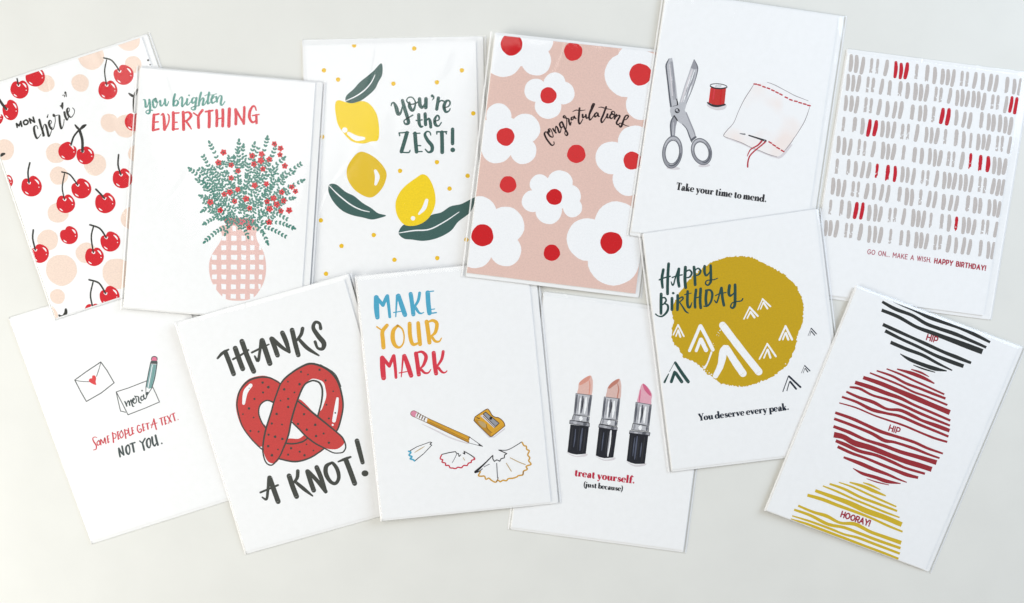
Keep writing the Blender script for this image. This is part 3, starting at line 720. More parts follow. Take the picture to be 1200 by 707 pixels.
# ------------------------------------------------------------------ 5 take your time to mend
pk = Package('white card with scissors, red thread spool and cloth, lettered Take your time to mend.', [(780.8,-9),(982,20),(940.5,300.7),(739.3,271.5)], (4,11,3.5,6), LIE[5], seed=5)
A = Print(pk)
A.Z(760,130,9.96)
A.d(290,670,80,'shade',ry=18,rot=4).d(650,640,70,'shade',ry=18,rot=-4)
A.Z(760,60,9.96)
A.p("530,95 562,155 572,220 545,340 500,470 450,600 420,700 345,640 372,560 420,400 468,265 495,180", 'steel')
A.p("530,95 560,150 572,205 540,215 492,195", 'steelmid').s("532,98 568,170 572,230 545,340 500,470 440,610", [4,8,8,6,5,3], 'steeldark')
A.s("510,220 470,330 420,480 385,590", [14,18,16,12], 'shade').s("535,250 500,370 455,500", 6, 'steelmid')
A.p("238,88 275,78 286,130 302,260 322,410 338,560 344,640 300,650 256,655 240,520 220,350 204,210 212,130", 'steel')
for k in range(16):      # loose watercolour streaks down the blades
    f = random.uniform(.1,.9); g = random.uniform(0,.55); e = g + random.uniform(.15,.4)
    lerp = lambda p, q, v: (p[0]+(q[0]-p[0])*v, p[1]+(q[1]-p[1])*v)
    for (a, b), (c, d) in ((((238,110),(285,120)), ((262,630),(335,620))), (((510,210),(565,220)), ((360,620),(430,660)))):
        p, q = lerp(a, b, f), lerp(c, d, f)
        A.s([lerp(p,q,g), lerp(p,q,(g+e)/2), lerp(p,q,min(e,.97))], [3, random.uniform(5,11), 3], random.choice(('steelmid','shade','steel','steelmid','white')), rough=.2)
A.s("240,88 207,160 210,230 228,380 246,540 262,652", [5,14,14,14,16,18], 'steeldark').s("272,130 286,260 300,400 312,560", [14,18,16,14], 'steelmid').s("248,160 262,330 280,520", [8,10,8], 'shade')
A.s("328,560 338,630 285,648", [8,14,8], 'graphite')
A.p("256,655 345,632 420,690 455,740 480,817 520,927 550,1010 505,1068 478,990 440,905 390,855 345,825 320,790 268,770 250,700", 'steel', False)
A.s("440,720 485,830 530,940 548,1005", [10,12,12,8], 'steelmid').s("395,850 445,910 480,1000 505,1062", [5,8,12,10], 'steeldark').s("500,1040 548,1005", 22, 'steeldark')
A.d(335,697,29,'graphite').d(330,690,14,'steel').d(345,706,9,'steelmid')
A.Z(760,130,9.96)
A.p("300,58 338,112 318,180 308,292 264,292 254,170 272,105", 'steelmid').s("300,58 268,110 256,180 266,290", [10,12,12,14], 'steeldark').s("300,58 336,112", 12, 'graphite').s("290,140 284,280", [10,14], 'steel')
def ring(cx, cy, rx, ry, rot):
    P = []
    for i in range(20):
        a = 2*math.pi*i/20; u, v = rx*math.cos(a), ry*math.sin(a); c, s = math.cos(math.radians(rot)), math.sin(math.radians(rot)); P.append((cx+u*c-v*s, cy+u*s+v*c))
    k = lambda f: [(cx+(x-cx)*f, cy+(y-cy)*f) for x, y in P]
    A.s(P, 34, 'steelmid', closed=True); A.s(k(1.0)[11:19], [6,14,16,14,12,6], 'steel'); A.s(k(1.14), 6, 'steeldark', closed=True); A.s(k(.83), 7, 'steeldark', closed=True); A.s(k(.97)[0:7], [5,12,14,12,5], 'steeldark')
ring(278,482,100,165,6); ring(618,476,100,138,-18)
A.end('scissors_print')
A.Z(760,60,9.96)
A.p("690,618 800,650 892,628 912,640 880,680 790,690 700,655", 'shade', True)
A.p("725,425 905,435 886,625 800,645 706,602", 'spoolred').s("730,440 712,595", [14,16], 'tomato').s("770,445 755,560", 12, 'coral').s("850,450 835,630", 10, 'crimson')
A.d(818,410,98,'white',ry=27,rot=5); A.s([(818+98*math.cos(a)-2*math.sin(a), 410+9*math.cos(a)+27*math.sin(a)) for a in [2*math.pi*i/18 for i in range(18)]], [7]*18, 'graphite', closed=True)
A.s("722,412 770,432 850,438 912,425", [10,14,14,10], 'graphite').s("775,410 815,398 850,408 820,418 785,414", 4, 'steelmid')
A.s("690,603 740,632 810,642 892,625", [14,22,22,16], 'graphite')
A.end('thread_spool_print')
A.Z(840,80,9.185)
cl = "395,180 470,158 540,152 620,180 750,248 850,300 985,352 1015,378 1003,410 950,560 875,690 830,755 800,801 725,896 690,935 650,955 560,930 470,892 350,845 270,805 150,760 75,730 110,670 180,590 240,450 300,330 365,230"
A.p([(x+18,y+22) for x,y in pts(cl)][12:28] + [(140,740)], 'shade')
A.p(cl, 'clothpale')
for t in ["395,180 365,230 300,330 240,450 180,590 110,670 75,730 150,760", "150,760 270,805 350,845 470,892 560,930 650,955", "1003,410 950,560 875,690 830,755 800,801 725,896", "540,152 620,180 750,248 850,300 985,352"]: A.s(t, [3,5,4,5,3], 'hairline')
for x, y, a in [(415,172,5),(458,182,12),(508,202,18),(556,218,18),(604,240,22),(648,262,25),(690,283,25),(748,317,22),(797,342,18),(850,357,10),(897,373,14),(946,387,14),(990,402,12)]:
    c, s = 14*math.cos(math.radians(a)), 14*math.sin(math.radians(a)); A.s([(x-c,y-s),(x+c,y+s)], 13, 'stitch')
A.Z(840,140,9.185)
for x, y in ((575,250),(617,280),(660,310),(708,340)): A.s([(x-14,y-8),(x+14,y+8)], 13, 'stitch')
A.s("346,173 430,200 526,232", [12,14,20], 'graphite').s("250,152 275,158 302,160", [6,9,12], 'steeldark').d(512,227,5,'steel',n=8)
A.s("482,236 440,280 370,320 345,355 328,395", [18,14,11,9,6], 'thread').s("520,245 480,280 430,320 380,365 350,405 335,460 332,512", [14,12,12,12,12,13,14], 'thread')
A.end('cloth_and_needle_print')
serif(A, 'Take your time to mend.', (791.9,222.4), (898.0,237.3), 5.2, 'graphite')
A.end('printed_lettering')

# ------------------------------------------------------------------ 6 tally of brush marks
pk = Package('white card with rows of short taupe brush marks, a few of them red', [(993,61.5),(1198.3,88.2),(1152.5,370),(947.6,343)], (1,11,5,5), LIE[6], env=(0.4*MM,6*MM,2.6*MM,2.6*MM), seed=6)
A = Print(pk)
ROWS = [((960,40),173,185,.138,"185a 217b 253c 305d 340d 392c 447R 478R 510S 570d 632e 676b 722b 753b 784c 835d 866d 912c 958b 1002c 1036c 1100e 1142b 1175c"),
 ((960,40),282,165,.138,"168b 198b 230c 284d 315d 365c 412e 474e 517b 563b 595b 628c 683d 712d 764c 808b 838b 868c 903b 932b 963c 1015d 1045d 1093c 1123S 1152S"),
 ((960,40),405,155,.135,"155b 188b 219c 272d 303d 351c 398b 442c 478c 545e 590b 620b 669d 719S 754S 803b 848c 882c 950e 992b 1020b 1058b 1090b 1120c"),
 ((960,40),527,142,.13,"142d 207e 253b 291S 328S 370b 402b 436c 487d 520d 571c 627b 657b 689c 738d 802e 845b 887d 931b 962b 990c 1043d 1071d 1115c"),
 ((960,140),150,112,.13,"112b 146b 180c 233d 265d 317c 373b 403b 435c 494d 558e 600b 647b 677b 707c 757d 787d 836c 885T 943U 988R 1025b 1055b 1086c"),
 ((960,140),275,103,.13,"103d 170e 212b 254c 290c 337T 400U 443R 487b 517b 551c 605d 635d 687c 732b 762b 792c 827b 857b 889c 940d 970d 1018c 1048c 1075c"),
 ((960,140),393,80,.135,"80b 112b 144c 197d 228d 278c 320b 365c 402c 470e 512b 542b 593d 643c 677c 728b 770c 804c 870e 912b 942b 995b 1027b 1052c"),
 ((960,140),515,65,.135,"65d 130e 174b 214S 250S 292b 328b 357c 413d 443d 494c 550b 580b 610c 653d 717e 760b 802T 845b 875b 906c 957d 985d 1035c"),
 ((960,250),85,38,.135,"38b 65b 100c 157d 187d 240c 293b 326b 358c 417d 480e 520b 568b 597b 628c 680d 708d 758c 800b 845c 880c 945e 990b 1018c")]
for want, nm in (('abcde', 'taupe_brush_mark_pattern'), ('RSTU', 'red_brush_mark')):
    for (zx, zy), y0, x0, sl, row in ROWS:
        A.Z(zx, zy, 5)
        for it in row.split():
            k = it[-1]; x = float(it[:-1])
            if k not in want: continue
            y = y0 + sl*(x-x0) + random.uniform(-4,4); m = 'wine' if k in 'RSTU' else 'taupe'
            h = 40 + random.uniform(-3,3); w = 20.5 + random.uniform(-2,2)
            if k in 'abR': P = [(x+2.5,y-h),(x+3,y-h*.3),(x+1,y+h*.3),(x-3.5,y+h)]; W = [w*.8,w,w,w*.85]
            elif k in 'cS': P = [(x+7,y-h),(x+4,y-h*.3),(x-1,y+h*.35),(x-7,y+h)]; W = [w*.8,w,w,w*.9]
            else: P = [(x+4,y-h),(x+2,y-h*.3),(x-1,y+h*.3),(x-4,y+h)]; W = [w*.8,w,w*.8,w*.6]
            if k in 'deTU':
                cut = .42 if k in 'dT' else .66
                Q = crom(P, n=8); n = len(Q); e = int(n*cut); ww = w*(.78 if k in 'dT' else .95)
                A.s(Q[:e+1:3], [ww*.85, ww, ww, ww*.9], m, rough=.1)
                for f in (-.33, 0, .33):                     # the dry end of the brush: broken bristle lines
                    i0 = e - 2
                    while i0 < n - 2:
                        i1 = min(n - 1, i0 + random.randint(5, 12))
                        A.s([(qx + f*ww + random.uniform(-.8,.8), qy) for qx, qy in Q[i0:i1+1:2]] or [Q[i0], Q[i1]], ww*random.uniform(.22,.34), m, rough=.25)
                        i0 = i1 + random.randint(1, 3)
            else: A.s(P, W, m, rough=.04)
            if nm == 'red_brush_mark': A.end(nm)
    if nm != 'red_brush_mark': A.end(nm)
sans(A, 'GO ON... MAKE A WISH.', (1016.4,297.6), (1090.6,307.6), 5.3, .62, 'plumsoft', .36); A.end('printed_lettering')
sans(A, 'HAPPY BIRTHDAY!', (1095.0,308.3), (1154.6,317.0), 5.4, 0.95, 'plum', .42)
A.end('printed_lettering')

# ------------------------------------------------------------------ 7 merci
pk = Package('white card with small drawn envelope, note and pencil, lettered NOT YOU.', [(11,374.5),(205.5,315.0),(297,574),(106.5,634.5)], (1.5,10,3.5,5), LIE[7], seed=7)
A = Print(pk)
A.Z(70,400,8)
A.s("140,365 250,285 385,195 440,270 510,390 390,485 250,565 195,470 142,365", 7, 'pencilgrey', smooth=False).s("145,368 215,378 280,380", 5, 'pencilgrey').s("385,200 368,262 345,330", 5, 'pencilgrey')
A.p("340,410 300,396 274,374 280,352 302,346 306,324 330,322 341,346 337,380", 'heartred', True)
A.end('envelope_drawing_print')
A.s("530,475 640,440 815,372", 6, 'pencilgrey', smooth=False).s("872,430 905,500 935,570 800,628 640,690 585,580 530,475", 6, 'pencilgrey', smooth=False).s("530,480 550,570 570,655 618,666", 6, 'pencilgrey', smooth=False)
A.Z(130,440,17.14)
for t in ["280,528 300,570 318,618", "315,585 345,510 365,540 378,602", "372,570 402,490 420,560 438,618 462,622", "440,512 476,478 452,462 436,510 470,562 508,540 512,490 490,430 474,415", "480,424 530,424 556,445 562,530 605,555", "652,425 618,420 600,460 618,505 655,480", "655,395 662,450 690,474 712,440 720,400"]: A.cal(t, 15, 24, 'slate')
A.d(625,308,17,'slate')
A.end('note_drawing_print', 'small folded note lettered merci')
A.Z(70,400,8)
A.p("850,215 912,218 892,340 862,440 835,445 808,430 826,330", 'tealgrey').s("868,225 845,350 828,435", 5, 'white').s("890,225 870,350 850,440", 4, 'teal')
A.s("852,200 826,330 808,430", 6, 'slate').s("914,200 892,340 862,442", 6, 'slate')
A.d(886,172,28,'eraser',ry=26); A.s("858,172 866,150 888,143 910,152 914,172", 6, 'slate'); A.p("854,182 916,182 912,215 850,212", 'pencilgrey').s("856,196 912,198", 6, 'slate')
A.p("810,432 835,446 860,442 818,510 806,500", 'white').p("808,478 834,474 818,512 806,505", 'slate').s("862,442 818,510", 5, 'slate').s("808,432 808,500", 5, 'slate')
A.end('pencil_drawing_print')
A.Z(90,460,8)
for t, w in [("188,424 168,418 150,432 158,460 182,498 180,532 155,540",[5,6,8,11,11,8,5]),("208,450 190,470 198,496 216,480 208,450",8),("226,492 224,440 250,475 262,425 273,480",9),("286,410 294,470",11),("286,412 302,405",5),("290,440 302,436",5),("294,470 306,463",5),
             ("334,378 340,420 344,468",11),("338,386 366,392 364,425 346,434",7),("382,370 390,438",11),("382,372 394,366",5),("386,404 396,400",5),("390,438 402,432",5),("418,358 402,392 416,428 436,400 418,358",8),("448,350 454,390 460,430",11),("450,354 478,358 476,384 458,392",7),
             ("484,338 494,402 514,394",9),("515,332 524,390",11),("515,334 528,328",5),("520,360 532,356",5),("524,390 538,384",5),("592,312 572,312 568,350 588,376 606,362 602,342 588,348",[6,8,10,10,9,7,6]),("616,298 626,360",11),("616,300 632,294",5),("620,330 634,326",5),("626,360 640,352",5),
             ("644,296 678,286",6),("660,292 668,344",11),("722,250 708,300 700,332",7),("722,250 736,310 746,346",11),("694,306 752,286",6),("774,246 806,236",6),("790,242 802,304",11),("820,232 832,298",11),("820,234 836,226",5),("824,264 838,260",5),("832,298 846,290",5),
             ("848,222 886,278",10),("878,212 862,290",7),("888,206 918,193",6),("902,200 920,264",11)]: A.s(t, w, 'softred')
A.d(950,254,5,'softred')
A.end('printed_lettering', 'red capital lettering')
for t, w in [("394,525 398,560 406,602",15),("396,528 418,565 438,586",[13,12,9]),("424,505 432,545 440,586",14),("480,492 462,515 466,560 486,580 498,548 490,505 480,492",[10,15,16,12,10,12,10]),("500,484 545,470",11),("520,478 528,515 536,556",16),
             ("590,456 614,476",10),("640,432 618,474 624,505 632,540",[12,13,16,15]),("674,430 656,455 660,500 680,518 692,485 686,440 674,430",[10,15,16,12,10,12,10]),("705,420 712,475 730,502 744,480",[16,16,12,8]),("738,404 748,450 760,492",17)]: A.s(t, w, 'slate')
A.d(797,478,8,'slate')
A.end('printed_lettering', 'dark capital lettering')

# ------------------------------------------------------------------ 8 pretzel
pk = Package('white card with a big red pretzel, lettered THANKS A KNOT! in charcoal', [(208,383),(403.5,328),(481,592),(288,646.5)], (2.5,10,6.5,5), LIE[8], seed=8)
A = Print(pk)
A.Z(260,420,6.667)
A.p("462,208 380,150 300,137 200,170 130,260 110,380 148,520 220,620 312,690 345,545 312,500 290,430 295,370 350,325 410,345", 'pretzel', True)
A.p("312,690 440,783 573,803 693,773 800,700 672,608 650,595 600,628 520,628 480,660", 'pretzel', True)
A.p("595,318 740,445 900,575 955,650 930,692 880,712 790,695 660,615 545,475", 'pretzel', True)
A.p("455,205 500,150 545,110 600,72 650,48 700,38 765,50 820,78 865,120 900,170 930,245 945,320 945,400 930,470 890,575 750,450 780,400 800,350 815,300 812,250 790,185 720,160 680,175 650,205 620,245 600,285 570,380 545,475 520,620 490,710 440,800 400,822 355,800 325,720 332,590 360,490 390,400 420,300", 'pretzel', True)
for t, w in [("460,200 380,155 300,148 210,175 145,245 120,330 122,400 160,530 230,630 300,700 325,715",[6,8,9,10,9,7,7,6,6,7,6]),("405,345 350,330 300,365 288,430 312,500 345,548",7),("455,205 500,150 600,78 700,42 820,85 900,172 940,300 945,400 915,530 892,572",[7,9,10,11,11,10,9,8,8,7]),
             ("455,205 410,330 385,420 340,570 320,700 330,780 352,822 380,835 405,825 450,770 482,700 520,600 545,475 590,330 640,215 690,180 725,176 765,195 785,250 778,340 750,450",[8,8,8,9,8,7,7,7,7,7,8,9,9,9,9,9,9,10,10,9,8]),
             ("595,335 680,402 750,458 890,572 945,625 968,690 950,730 925,740",[8,9,10,8,8,7,7,6]),("545,498 600,550 660,612 730,665 800,702 870,738 925,740",[7,8,8,8,7,6,6]),("502,664 560,668 630,652 672,622",8),("445,785 573,808 693,776 800,705",[8,9,8,7]),("770,50 880,120 930,220",[4,6,4])]: A.s(t, [v*1.3 for v in (w if hasattr(w, '__len__') else [w])], 'charcoal')
for x, y in pts("318,190 363,226 322,267 255,318 212,392 248,463 165,437 223,568 287,573 516,183 607,203 487,243 567,267 458,331 518,317 518,381 428,435 390,510 470,518 365,597 416,613 472,630 362,687 618,106 673,127 763,90 810,173 870,258 817,363 836,470 642,437 730,520 595,513 663,558 795,588 736,608 836,660 662,673 543,700 363,686 438,713 391,758 541,703 518,753 608,730 646,758 715,721 661,673"):
    A.d(x, y, random.uniform(6.5,11), 'charcoal', n=9, wob=.1)
A.s("225,212 185,265 170,352", [26,32,20], 'white').s("903,315 892,400 876,488", [18,28,26], 'white').d(866,521,8,'white').d(213,234,4,'charcoal',n=8).d(886,427,7,'charcoal',n=8)
A.end('pretzel_print')
A.Z(240,360,6.667)
for t, w in [("100,400 140,358 185,332",[14,22,12]),("160,352 195,440 225,522",34),("238,322 265,400 296,482",36),("290,268 330,380 382,502",36),("220,408 280,376 340,336",14),("440,262 428,360 415,420 390,384",[24,20,22,12]),("448,262 478,350 508,440",38),("368,355 440,320 500,292",[14,14,10]),
             ("522,248 545,310 568,376",34),("528,248 600,312 662,354",[30,26,16]),("606,202 635,270 660,350",[34,34,22]),("682,180 705,280 730,374",34),("764,168 752,215 720,258",[26,24,18]),("735,250 800,320 890,378",[22,28,12]),("905,168 896,128 862,120 848,165 888,228 930,282 920,325 882,320 862,272",[24,20,22,28,34,36,26,18,22])]: A.s(t, w, 'charcoal')
A.end('printed_lettering', 'charcoal word THANKS')
A.Z(280,500,6.667)
for t, w in [("235,402 226,500 215,568 182,552",[26,20,18,9]),("240,402 275,500 306,586",36),("168,515 240,485 305,458",14),("392,386 420,470 450,546",36),("460,348 455,400 425,442",[26,24,16]),("450,440 510,490 575,542",[22,26,10]),("536,352 560,430 584,498",34),("542,352 610,422 678,508",28),("608,320 645,410 678,506",[34,32,22]),
             ("718,286 682,312 680,370 715,430 755,444 780,400 768,335 735,288 718,286",[18,30,32,26,24,26,28,22,18]),("776,275 825,255 872,238",[10,20,14]),("836,262 870,350 904,444",36),("922,112 945,200 966,280",[34,33,30])]: A.s(t, w, 'charcoal')
A.d(985,366,27,'charcoal',ry=24)
A.end('printed_lettering')

# ------------------------------------------------------------------ 9 make your mark
pk = Package('white card with pencil, sharpener and shavings, lettered MAKE YOUR MARK', [(418,328.7),(618,309),(645.5,588.5),(447.5,608.5)], (2,12.5,6,4), LIE[9], seed=9)
A = Print(pk)
A.Z(420,330,8)
for t, w in [("168,150 170,250 178,336",[42,46,38]),("172,152 230,222",30),("230,222 266,142",30),("272,136 285,240 294,332",[30,26,24]),("362,132 350,330",[20,9]),("376,132 405,220 436,312",[34,40,40]),("330,292 408,278",8),("490,118 505,220 515,308",36),("574,108 560,180 526,236",[24,24,18]),("535,245 565,290 590,300 612,290",[26,20,12,7]),("650,106 655,200 666,296",40),("640,98 705,90",9),("668,265 714,258",8),("660,302 730,292",11)]: A.s(t, w, 'sky')
A.end('printed_lettering', 'blue word MAKE')
for t, w in [("172,425 225,462",12),("268,412 226,470 230,550 235,618",[30,34,36,36]),("368,414 328,462 322,540 345,600 385,618 420,580 428,510 410,445 368,414",[20,34,38,32,18,12,12,14,20]),("480,396 485,510 510,588 562,578",[34,34,30,16]),("560,390 568,490 578,588",[32,36,34]),("640,378 655,480 666,572",36),("642,388 695,366 735,395 722,475 682,512",[12,24,32,28,14]),("690,520 720,560 758,562 778,532",[24,22,14,9])]: A.s(t, w, 'sun')
A.end('printed_lettering', 'yellow word YOUR')
A.Z(420,390,8)
for t, w in [("224,238 228,330 236,424",[42,46,42]),("228,236 290,312",30),("290,312 328,220",28),("332,218 345,320 352,420",[30,26,24]),("420,216 402,414",[18,8]),("432,218 465,310 494,402",[34,40,38]),("382,378 455,365",8),("540,196 555,300 566,392",36),("536,192 595,180 634,225 612,300 580,335",[12,22,32,24,12]),("588,345 620,376 656,376 678,346",[24,20,13,8]),("706,190 715,290 728,382",36),("795,178 780,250 736,318",[26,24,16]),("750,330 785,370 812,374 830,358",[24,19,12,8])]: A.s(t, w, 'markred')
A.end('printed_lettering', 'red word MARK')
A.Z(475,475,11.98)
A.s("230,262 420,352 640,460 880,540", [4,16,18,10], 'shade')
A.p("310,180 905,447 888,526 298,242", 'yellow').p("304,215 300,240 888,524 894,500", 'yellowdark').s("330,205 600,330 885,460", 4, 'yellowdark').s("345,235 600,355 880,490", 3, 'brown')
A.p("165,95 312,180 298,243 140,170", 'white')
for i in range(4): x = 178 + i*33; y = 128 + i*19; A.s([(x+8,y-22),(x-6,y+6),(x-16,y+34)], [6,13,8], 'brown')
A.p("75,125 82,95 105,76 130,78 162,96 145,135 138,168 100,155 80,142", 'eraserpink', True).s("162,96 120,76 84,92 74,125 100,155 138,170", 5, 'brown')
A.s("162,96 312,180 905,447", 6, 'brown').s("138,170 298,244 888,527", 6, 'brown').s("905,447 890,475 906,490 888,527", 9, 'brown')
A.p("905,450 1085,580 892,530", 'white').s("905,450 1085,578", 6, 'black').s("892,530 1085,580", 5, 'black').p("1022,538 1088,580 1036,572", 'black')
A.end('pencil_print')
A.Z(540,475,19.63)
A.p("350,440 640,715 760,720 1020,520 1010,560 770,745 650,750", 'shade')
A.p("310,340 330,270 440,190 600,90 660,130 720,230 790,275 860,285 930,330 985,390 1010,460 985,500 740,700 690,715 640,690 330,385", 'yellow')
A.p("325,375 345,320 420,340 520,380 590,440 610,540 700,630 690,712 640,690", 'yellowdark').p("400,360 520,390 585,460 560,520 460,470", 'tan', True)
A.p("570,158 882,415 800,492 515,205", 'steelmid').s("570,158 882,415 800,492 515,205 570,158", 12, 'graphite', smooth=False).p("445,245 505,215 792,495 770,528", 'shade').s("520,260 785,515", 10, 'graphite')
A.d(690,302,34,'black').s("370,285 400,300 430,305", 18, 'brown').s("590,440 612,540 710,632", [8,12,8], 'brown').s("720,630 860,540 990,450", 6, 'yellowdark')
A.s("310,340 330,270 440,190 600,90 660,130 720,230 790,275 860,285 930,330 985,390 1010,460 985,500 740,700 690,715 640,690 330,385 310,340", 14, 'brown')
A.end('sharpener_print')
A.Z(470,465,7.5)
A.s("75,478 140,440 255,398 268,404 254,418 270,426 200,500 120,565", [5.8,4.3,4.3,7.2,5.8,4.3,4.3,5.8], 'black', smooth=False).s("66,480 86,490 70,514 96,528 80,546 106,554 118,565", 12, 'shaveblue').s("120,490 165,462 205,438", [4,6,3], 'tan')
A.end('pencil_shaving_print', 'shaving with a blue painted edge')
A.s("358,508 420,492 478,483 490,500 504,500 510,526 524,512", 5.8, 'black', smooth=False).s("545,496 560,504 553,480 600,505 645,536", [5.8,7.2,5.8,5.8,7.2], 'black', smooth=False)
A.s("355,515 344,545 366,555 360,575 390,585 392,604 420,605 430,625 455,628 480,632 500,620 530,625 550,605 580,605 592,585 615,578 620,560 648,550 640,538", 9, 'shavered')
A.s("490,502 470,545 450,580", 3.9, 'steeldark').s("545,535 560,560", 3.9, 'tan')
A.end('pencil_shaving_print', 'shaving with a red painted edge')
A.Z(500,490,8.57)
A.s("725,322 820,318 955,240", 5.8, 'black').s("725,322 805,358 782,372 780,400 746,410 735,434 705,420 680,436 664,410 664,375", 7.2, 'black', smooth=False).s("664,375 580,460 490,542", [7.2,11.6,23.2], 'black').s("490,542 520,540 560,510", [14.5,8.7,5.8], 'black').s("575,492 600,478 630,464", 5.2, 'steeldark')
A.s("960,245 975,275 1000,285 1005,315 1030,330 1015,370 1035,400 1025,430 1048,465 1000,485 1010,515 972,535 965,570 920,580 905,592 865,605 820,610 800,630 765,625 740,640 715,625 690,645 650,625 625,605 595,615 580,585 545,585 520,578 540,540", 12, 'shavegold')
A.s("703,455 708,540 712,602", 6.5, 'steeldark').s("840,400 920,440 990,468", 6.5, 'tan').s("800,455 850,535", 6.5, 'tan').s("720,600 702,640", 5.2, 'brown').s("975,535 965,575", 5.2, 'brown')
A.end('pencil_shaving_print', 'widest shaving with a yellow painted edge')

# ------------------------------------------------------------------ 10 lipsticks
pk = Package('white card with three lipsticks in a row, lettered treat yourself.', [(637,346),(836,372),(800.5,645),(599,618)], (4,4.5,5.5,4.5), LIE[10], seed=10)
A = Print(pk)
A.Z(650,430,8)
def mixq(q, s, t):
    a = [q[0][k] + (q[1][k]-q[0][k])*s for k in (0,1)]; b = [q[3][k] + (q[2][k]-q[3][k])*s for k in (0,1)]
    return (a[0] + (b[0]-a[0])*t, a[1] + (b[1]-a[1])*t)
def tube(q, base, strips, edge=None):
    q = pts(q); A.p(q, base)
    for s, w, m, t0, t1 in strips:
        W = math.dist(q[0], q[1])
        A.s([mixq(q,s,t0), mixq(q,s+random.uniform(-.02,.02),(t0+t1)/2), mixq(q,s,t1)], [w*W*.5, w*W, w*W*.4], m, rough=.1)
    if edge:
        for a, b in ((0,1),(1,2),(2,3),(3,0)): A.s([q[a], q[b]], edge[1], edge[0], smooth=False)
def lipstick(bullet, bm, tip, strip, dk, up, neck, collar, barrel, hl):
    A.p(barrel[1], 'shade', True)
    A.p(bullet, bm, True).p(tip, dk, True).s(strip, [4,9,9,6], dk)
    tube(up, 'steel', [(.08,.12,'steeldark',.06,.95),(.22,.1,'steelmid',.1,.8),(.44,.14,'steeldark',.1,.9),(.5,.06,'graphite',.2,.7),(.66,.14,'white',.15,.9),(.32,.1,'white',.2,.95),(.92,.14,'steeldark',.05,.98)], ('steeldark',4))
    tube(neck, 'steel', [(.12,.12,'steelmid',.1,.9),(.5,.2,'white',.2,.8),(.9,.12,'steeldark',.1,.9)], ('graphite',4))
    tube(collar, 'steelmid', [(.3,.2,'steel',.2,.8),(.75,.2,'steeldark',.2,.8)], ('graphite',4))
    tube(barrel[0], 'jet', hl)
    q = pts(barrel[0]); A.p([q[3], q[2], mixq(q,.75,1.035), mixq(q,.5,1.06), mixq(q,.25,1.045)], 'jet')
    A.end('lipstick_print')
HL = [(.14,.05,'graphite',.1,.9),(.3,.05,'jetlight',.15,.8),(.52,.06,'graphite',.1,.9),(.82,.06,'graphite',.1,.95)]
lipstick("215,252 222,200 230,150 280,108 335,82 352,112 358,150 345,264 280,260", 'nude', "232,148 280,106 334,82 322,122 285,150 240,172", "322,120 330,170 326,230 322,258", 'nudedark', "200,250 350,268 325,458 180,448", "176,450 325,470 320,522 160,502", "143,500 326,530 325,562 140,532", ("148,540 322,562 292,815 120,800", "110,800 200,835 300,815 290,840 180,842"), HL + [(.66,.09,'jetlight',.1,.9)])
lipstick("482,288 490,230 500,190 545,140 605,112 622,160 624,200 612,302 545,296", 'mauve', "502,190 545,140 604,114 590,150 550,180 515,205", "590,160 600,210 592,262 586,298", 'mauvedark', "465,282 612,300 590,497 442,487", "440,487 590,507 582,560 425,536", "418,538 588,570 585,597 412,567", ("415,570 585,592 550,850 385,832", "378,835 470,870 565,850 550,875 460,880"), HL + [(.68,.12,'white',.06,.97),(.63,.05,'steelmid',.1,.9)])
lipstick("775,332 785,270 800,205 826,158 880,200 912,262 906,310 900,354 835,348", 'rose', "826,158 860,180 905,255 894,272 855,235 836,205", "806,215 800,260 796,300 792,330", 'rosedark', "762,332 908,356 885,552 740,530", "735,530 882,560 880,607 720,590", "705,598 894,618 888,648 700,628", ("705,618 878,640 845,908 675,882", "672,890 760,922 855,905 840,928 750,935"), HL + [(.42,.08,'jetlight',.1,.9),(.7,.05,'jetlight',.3,.8)])
serif(A, 'treat yourself.', (672.9,557.8), (743.6,567.0), 5.3, 'lipred')
A.end('printed_lettering', 'red serif line')
serif(A, '(just because)', (683.6,570.6), (729.6,575.9), 3.9, 'jet')
A.end('printed_lettering', 'small black serif line')

# ------------------------------------------------------------------ 11 mountain peaks
pk = Package('white card with mustard round of white peaks, lettered HAPPY BIRTHDAY', [(753.5,275),(955,246.5),(989,526),(787.5,550.5)], (5,8,2.5,4.5), LIE[11], seed=11)
A = Print(pk)
A.Z(770,290,6.31)
up = pts("107,480 112,440 130,400 158,350 190,305 250,225 330,158 420,103 520,73 600,65 700,78 800,124 900,178 980,235 1035,300 1070,370 1083,450 1082,520 1078,560 1062,600")
lo = [(x, y+441.7) for x, y in pts("1045,180 1030,270 1000,350 960,432 900,482 840,522 740,562 640,588 540,580 450,552 405,512 360,488 330,445 270,402 200,376 160,310 122,262 108,225 112,160 122,110")]
A.p(crom(up + lo, True, 3), 'mustard', jag=.55)
A.end('mustard_round_print')
A.Z(770,360,6.31)
for x, y, r in [(330,455,7),(352,470,6),(312,440,8),(385,487,6),(362,486,5),(340,438,6),(300,446,5),(402,498,7),(350,448,8),(372,470,4),(326,470,4),(442,205,4),(456,212,3),(452,188,4),(466,172,6),(460,196,3),(415,270,4),(420,285,3),(412,300,4),(1072,135,5),(1076,150,4),(950,420,6),(905,480,5),(750,560,6),(560,582,6)]: A.d(x, y, r, 'white', ry=r*.6, rot=random.uniform(0,180), n=9, wob=.2)
